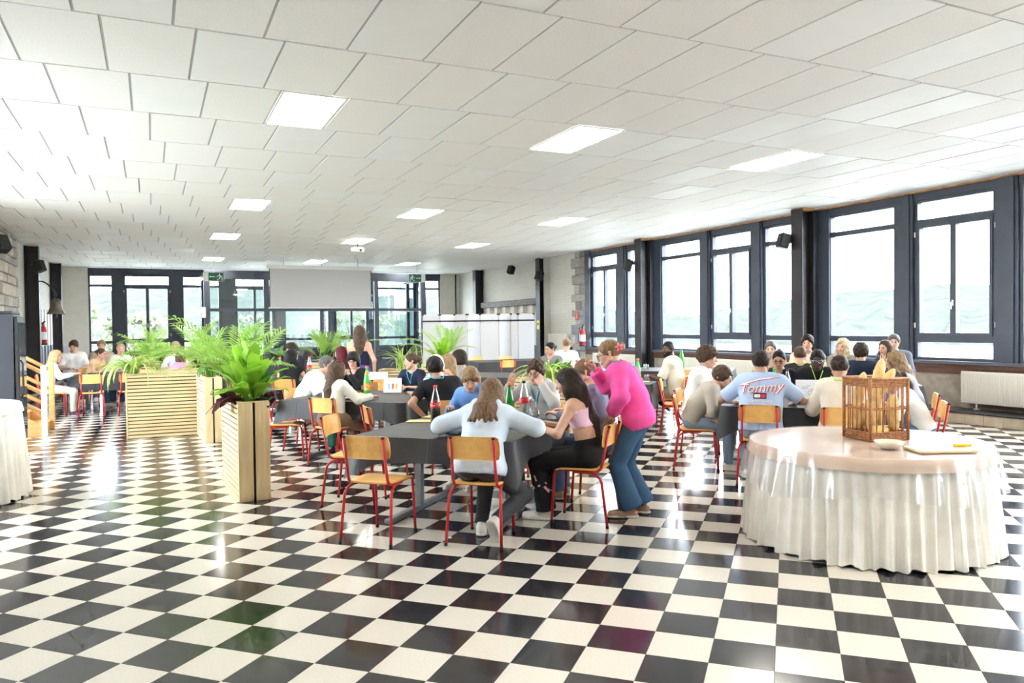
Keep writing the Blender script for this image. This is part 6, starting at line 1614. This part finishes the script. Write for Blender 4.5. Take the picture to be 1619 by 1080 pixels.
# ================================================================ THINGS ON WALLS AND CEILING
# projection screen and projector
t = thing('projection_screen', (5.08, 25.3, 0), math.radians(0), 'white projection screen hanging in front of the glazed porch', 'screen')
MB().box((0, 0, 3.60), (3.44, .1, .12), bevel=.01).build('screen_case', M_whitepl, t)
MB().box((0, -.01, 2.94), (3.24, .006, 1.24)).build('screen_fabric', mat('matt screen white', (.60, .60, .61), .9), t)
MB().box((0, -.01, 2.30), (3.36, .03, .035), bevel=.005).build('bottom_bar', M_whitepl, t)
for x in (-1.62, 1.62): MB().box((x, .0, 2.94), (.05, .012, 1.24)).build('black_edge', M_blackpl, t)
for x in (-1.2, .0, 1.2): MB().tube([(x, 0, 3.66), (x, 0, ZC)], .006, 6).build('hanger', M_blackpl, t)
t = thing('projector', (4.95, 19.95, 3.66), math.radians(-15), 'small white projector hanging from the ceiling', 'projector')
MB().box((0, 0, 0), (.34, .26, .11), bevel=.02).build('projector_body', M_whitepl, t); MB().tube([(.08, -.12, 0), (.08, -.15, 0)], .035, 14).build('lens', M_blackpl, t)
MB().tube([(0, 0, .05), (0, 0, .255)], .02, 8).build('ceiling_pole', M_blackpl, t); MB().box((0, 0, .07), (.2, .12, .03), bevel=.008).build('mount_plate', M_blackpl, t)
for k in range(5): MB().box((-.12 + .03 * k, -.131, 0), (.012, .004, .06)).build('vent_slot', M_blackpl, t)
# emergency exit signs
M_exit = mat('exit sign green', (0.015, 0.14, 0.085), .4); M_exw = mat('exit sign white', (.80, .82, .80), .4)
def exit_sign(label, x, y, z, flip, rz):
    t = thing('exit_sign', (x, y, z), math.radians(rz), label, 'sign', 'emergency exit signs'); s = -1 if flip else 1
    MB().box((0, 0, 0), (.60, .06, .27), bevel=.01).build('sign_case', M_exw, t); MB().box((s * .07, -.032, 0), (.44, .004, .25)).build('green_panel', M_exit, t)
    b = MB(); yy = -.036                                                       # arrow and running man
    def poly(pts): b.add([(s * px_, yy, pz_) for px_, pz_ in pts], [tuple(range(len(pts)))[:: (1 if s > 0 else -1)]])
    poly([(-.13, .0), (-.09, .03), (-.09, .010), (.04, .010), (.04, -.010), (-.09, -.010), (-.09, -.03)])
    n = 10; poly([(.17 + .022 * math.cos(6.283 * i / n), .082 + .022 * math.sin(6.283 * i / n)) for i in range(n)])
    poly([(.15, .055), (.19, .06), (.21, -.01), (.17, -.02)]); poly([(.155, .055), (.10, .03), (.085, -.01), (.10, -.015), (.115, .015), (.16, .03)]); poly([(.19, .055), (.235, .02), (.25, .035), (.26, .02), (.235, -.005), (.195, .025)])
    poly([(.17, -.015), (.14, -.06), (.09, -.07), (.09, -.09), (.155, -.082), (.195, -.03)]); poly([(.19, -.02), (.235, -.05), (.225, -.11), (.245, -.112), (.262, -.042), (.21, -.005)])
    b.build('arrow_and_figure', M_exw, t); MB().tube([(0, 0, .13), (0, 0, ZC - z)], .008, 6).build('hanger', M_exw, t)
exit_sign('green exit sign with arrow left of the projection screen', 1.80, 25.4, 3.26, False, 0)
exit_sign('green exit sign with arrow right of the projection screen', 8.35, 25.4, 3.32, True, 0)
# white partition screens
M_part = mat('white partition panel', (.52, .525, .55), .45); pts = [(7.38, 21.96), (7.80, 21.62), (8.30, 21.70), (8.55, 21.30), (9.00, 21.38), (9.42, 20.95), (9.86, 21.02), (9.98, 20.78), (10.44, 20.62)]
for k in range(8):
    (x0, y0), (x1, y1) = pts[k], pts[k + 1]; L = math.hypot(x1 - x0, y1 - y0); t = thing('partition_screen', ((x0 + x1) / 2, (y0 + y1) / 2, 0), math.atan2(y1 - y0, x1 - x0), 'white folding partition panel, number %s from the left in the row of screens' % ('one', 'two', 'three', 'four', 'five', 'six', 'seven', 'eight')[k], 'partition', 'white partition screens')
    MB().box((0, 0, 1.02), (L - .02, .035, 1.96), bevel=.006).build('panel', M_part, t)
    for z in (1.80, .38): MB().box((0, -.02, z), (L - .02, .012, .045)).build('rail', M_blackpl, t)
    for sx in (-1, 1):
        MB().tube([(sx * (L / 2 - .012), 0, 0), (sx * (L / 2 - .012), 0, 2.01)], .012, 6).build('post', mat('grey post', (.4, .41, .43), .4), t)
        for z in (1.80, 1.99): MB().box((sx * (L / 2 - .02), -.02, z), (.05, .03, .05), bevel=.006).build('bracket', M_blackpl, t)
# radiators
def radiator(label, u0, u1, z0, z1, d=.10, bars=False):
    t = thing('radiator', (XR - d - .04, (u0 + u1) / 2, 0), 0, label, 'radiator', 'cream panel radiators'); L = u1 - u0
    MB().box((.0, 0, (z0 + z1) / 2), (.07, L, z1 - z0), bevel=.01).build('radiator_panel', M_rad, t)
    n = int(L / .042); b = MB()
    for k in range(n): b.box((-.038, -L / 2 + .03 + k * (L - .06) / (n - 1), (z0 + z1) / 2), (.010, .022, z1 - z0 - .07), bevel=.004)
    o = b.build('flutes', M_rad, t); o['kind'] = 'stuff'
    for y in (-L / 2 + .25, L / 2 - .25):
        fb = MB(); fb.tube([(0, y, .187), (0, y, z0)], .014, 8); fb.lathe([(.05, 0), (.045, .01), (.014, .014)], 12, (0, y, .187)); fb.build('foot', M_rad, t)
    return t
radiator('cream panel radiator under the window at the right edge', 6.3, 8.28, .28, .80)
radiator('cream panel radiator under the window behind the curly white T-shirt boy', 11.9, 15.6, .28, .80)
radiator('cream panel radiator under the far right window near the quoins', 17.6, 19.9, .28, .80)
t = radiator('tall cream radiator on the white brick wall left of the quoins', 21.45, 22.75, .30, 1.36)
# speakers
def speaker(label, loc, rz, tilt=20, s=1.0):
    t = thing('loudspeaker', loc, math.radians(rz), label, 'speaker', 'small black wall speakers'); M_ = Matrix.Rotation(math.radians(-tilt), 3, 'X')
    b = MB(); b.box((0, 0, 0), (.22 * s, .2 * s, .30 * s), M=M_, bevel=.02); b.build('speaker_box', M_blackpl, t)
    b = MB(); b.box(M_ @ Vector((0, -.102 * s, 0)), (.19 * s, .008, .27 * s), M=M_); b.build('speaker_grille', mat('grille cloth', (.035, .035, .04), .8), t); MB().tube([(0, .08, .03), (0, .22, .06)], .015, 6).build('speaker_bracket', M_blackpl, t)
speaker('black speaker on the left column above the bell', (-2.55, 23.08, 3.31), 60); speaker('black speaker at the top left corner on the stone pillar', (-2.62, 18.0, 3.36), 40, 30, 1.1)
speaker('black speaker on the white brick wall right of the screen', (XR - .35, 25.2, 3.66), -70); speaker('black speaker on the column near the quoins', (XR - .6, 22.5, 3.27), -80)
speaker('black speaker on the middle window column', (XR - .58, 11.75, 3.28), -110, 15); speaker('black speaker on the far window column', (XR - .58, 17.35, 3.22), -110, 15)
# bell
t = thing('ship_bell', (-2.64, 23.3, -.05), 0, 'bronze bell on a curved iron arm by the left columns', 'bell')
MB().tube(arc((0, 0, 2.98), (.22, .0, 3.05), (.42, .0, 2.66), 9) + [(.42, 0, 2.55)], .018, 8).build('bell_arm', M_steel, t)
M_bz = mat('old bronze', (.17, .15, .12), .45, metal=.7, noise=(6, .3))
MB().lathe([(.21, 2.13), (.22, 2.14), (.185, 2.20), (.14, 2.30), (.125, 2.42), (.115, 2.50), (.06, 2.545), (0, 2.55)], 24, (.42, 0, 0), capb=False).build('bell_body', M_bz, t)
MB().lathe([(0, 2.03), (.03, 2.05), (.03, 2.09), (.012, 2.12), (.012, 2.3)], 12, (.42, 0, 0)).build('clapper', M_bz, t)
# fire extinguishers
def extinguisher(label, x, y, z, s=1.0):
    t = thing('fire_extinguisher', (x, y, z), 0, label, 'extinguisher', 'red fire extinguishers'); t.scale = (s, s, s)
    MB().lathe([(.07, 0), (.08, .01), (.08, .36), (.06, .42), (.025, .44), (.025, .46)], 20).build('cylinder', mat('extinguisher red', (.55, .02, .025), .3), t)
    MB().lathe([(.081, .12), (.081, .30)], 20, capb=False, capt=False).build('instruction_label', M_card, t)
    MB().tube([(0, 0, .45), (0, 0, .52), (.05, 0, .55)], .018, 8).build('valve', M_blackpl, t)
    MB().tube([(0, -.02, .5), (-.10, -.04, .48), (-.14, -.04, .3), (-.12, -.03, .1)], .012, 7).build('hose', M_blackpl, t); MB().lathe([(.082, -.01), (.084, 0), (.083, .04)], 20).build('foot_ring', M_blackpl, t)
extinguisher('red fire extinguisher between the left columns', -2.74, 25.3, 1.26, 1.2); extinguisher('red fire extinguisher at the quoins by the far right window', XR - .25, 20.35, 1.0, 1.15)
t = thing('fire_sign', (XR - .07, 20.98, 1.92), math.radians(-90), 'small red fire sign on the stone quoins', 'sign'); MB().box((0, 0, 0), (.2, .008, .26)).build('sign_plate', mat('sign red', (.62, .05, .06), .5), t); MB().box((0, -.006, .0), (.03, .004, .15)).build('sign_symbol', M_exw, t)
t = thing('warning_notice', (XR - .36, 23.09, 1.66), math.radians(-90), 'small yellow notice on the column near the radiator', 'sign'); MB().box((0, 0, 0), (.18, .008, .30)).build('notice_plate', mat('notice yellow', (.80, .66, .06), .5), t); MB().box((0, -.006, .03), (.12, .004, .06)).build('notice_print', M_blackpl, t)
# fridge
t = thing('display_fridge', (-1.62, 12.35, 0), 0, 'tall black display fridge with a glass door at the left edge', 'fridge')
MB().box((-.36, 0, .95), (.68, .72, 1.82), bevel=.01).build('cabinet', mat('black fridge steel', (.035, .037, .045), .3, noise=(2, .2)), t)
MB().box((.012, 0, .98), (.035, .70, 1.70), bevel=.006).build('door_frame', M_blackpl, t)
MB().box((.034, 0, 1.0), (.012, .58, 1.5)).build('door_glass', mat('dark mirror glass', (.10, .11, .12), .03, spec=.9), t); MB().tube([(.05, -.30, .75), (.075, -.30, .8), (.075, -.30, 1.2), (.05, -.30, 1.25)], .012, 8).build('door_handle', M_blackpl, t)
MB().box((-.36, 0, 1.88), (.66, .70, .04), bevel=.008).build('top_cap', M_blackpl, t)
# wooden steps with handrails
M_step = wood('honey pine steps', (.72, .42, .17), (.60, .32, .11), 2.2, (2, 10, 10), .5)
t = thing('wooden_steps', (-1.52, 14.3, 0), 0, 'honey pine steps with sloping handrails behind the fridge', 'steps')
for k in range(3):
    MB().box((-.14 - k * .28, 0, .17 * (k + 1) - .015), (.30, .95, .03), bevel=.005).build('tread', M_step, t); MB().box((-.02 - k * .28, 0, .17 * k + .07), (.022, .93, .14)).build('riser', M_step, t)
for sy in (-1, 1):
    MB().prism([(0, 0), (.0, .17), (-.28, .34), (-.56, .51), (-.84, .51), (-.84, 0)], -.016, .016, Matrix(((1, 0, 0), (0, 0, 1), (0, 1, 0))).to_3x3() @ Matrix.Identity(3)).build('stringer', M_step, t).location = (0, sy * .48, 0)
    MB().box((.02, sy * .5, .55), (.075, .075, 1.1), bevel=.008).build('newel_post', M_step if sy > 0 else mat('white painted post', (.8, .78, .75), .5), t)
    for z in (.98, .66, .36): MB().tube([(.02, sy * .5, z), (-.80, sy * .5, z + .50)], .032, 4).build('handrail', M_step, t)
    MB().box((-.80, sy * .5, .95), (.07, .07, 1.2), bevel=.008).build('top_post', M_step, t)
# cabinet and white box by the left back wall
t = thing('white_cabinet', (XL + .42, 30.3, 0), 0, 'white narrow cabinet against the left back corner', 'cabinet'); MB().box((0, 0, .58), (.5, .5, 1.16), bevel=.012).build('cabinet_body', M_whitepl, t); MB().box((0, -.257, .6), (.44, .012, 1.0), bevel=.004).build('cabinet_door', M_whitepl, t)
# trees outside
M_leafout = leaf_mat('outdoor tree leaf', (.10, .115, .07)); M_bark = mat('bark', (.12, .09, .07), .9)  # leaf and bark colours of the trees outside
def tree(label, x, y, z0, h, r, seed, n=900):
    rg = np.random.default_rng(seed); t = thing('tree', (x, y, z0), 0, label, 'tree', 'trees outside the windows')
    b = MB(); b.tube([(0, 0, 0), (.1, .05, h * .4), (0, .1, h * .8)], [.18, .13, .05], 8)
    for k in range(6):
        a = k * 1.1; b.tube([(0, 0, h * (.35 + .06 * k)), (r * .6 * math.cos(a), r * .6 * math.sin(a), h * (.5 + .07 * k))], [.06, .02], 5)
    b.build('trunk', M_bark, t)
    d = rg.normal(0, 1, (n, 3)); d /= np.linalg.norm(d, axis=1, keepdims=True); P = d * (rg.uniform(.2, 1, (n, 1)) ** .45) * np.array((r, r, h * .36)) + np.array((0, 0, h * .68)); P += .12 * r * np.sin(P * 3)
    U = rg.normal(0, 1, (n, 3)); U /= np.linalg.norm(U, axis=1, keepdims=True); V_ = np.cross(U, rg.normal(0, 1, (n, 3))); V_ /= np.linalg.norm(V_, axis=1, keepdims=True); s = rg.uniform(.16, .34, (n, 1))
    Q = np.stack([P - U * s, P - V_ * s * .6, P + U * s, P + V_ * s * .6], 1).reshape(-1, 3)
    o = place('foliage', quad_mesh('foliage', Q, np.arange(4 * n).reshape(-1, 4), [M_leafout], None, False), t); o['kind'] = 'stuff'
tree('leafy tree outside the left back window', -4.2, 40, -3, 7.2, 2.4, 1); tree('leafy tree outside the second back window', -.8, 43, -3, 5.6, 2.2, 2); tree('low leafy tree outside beyond the glazed porch', 4.5, 45, -3, 5.4, 2.6, 3); tree('broad leafy tree outside behind the projection screen', 10.4, 44, -3, 6.2, 2.6, 4)
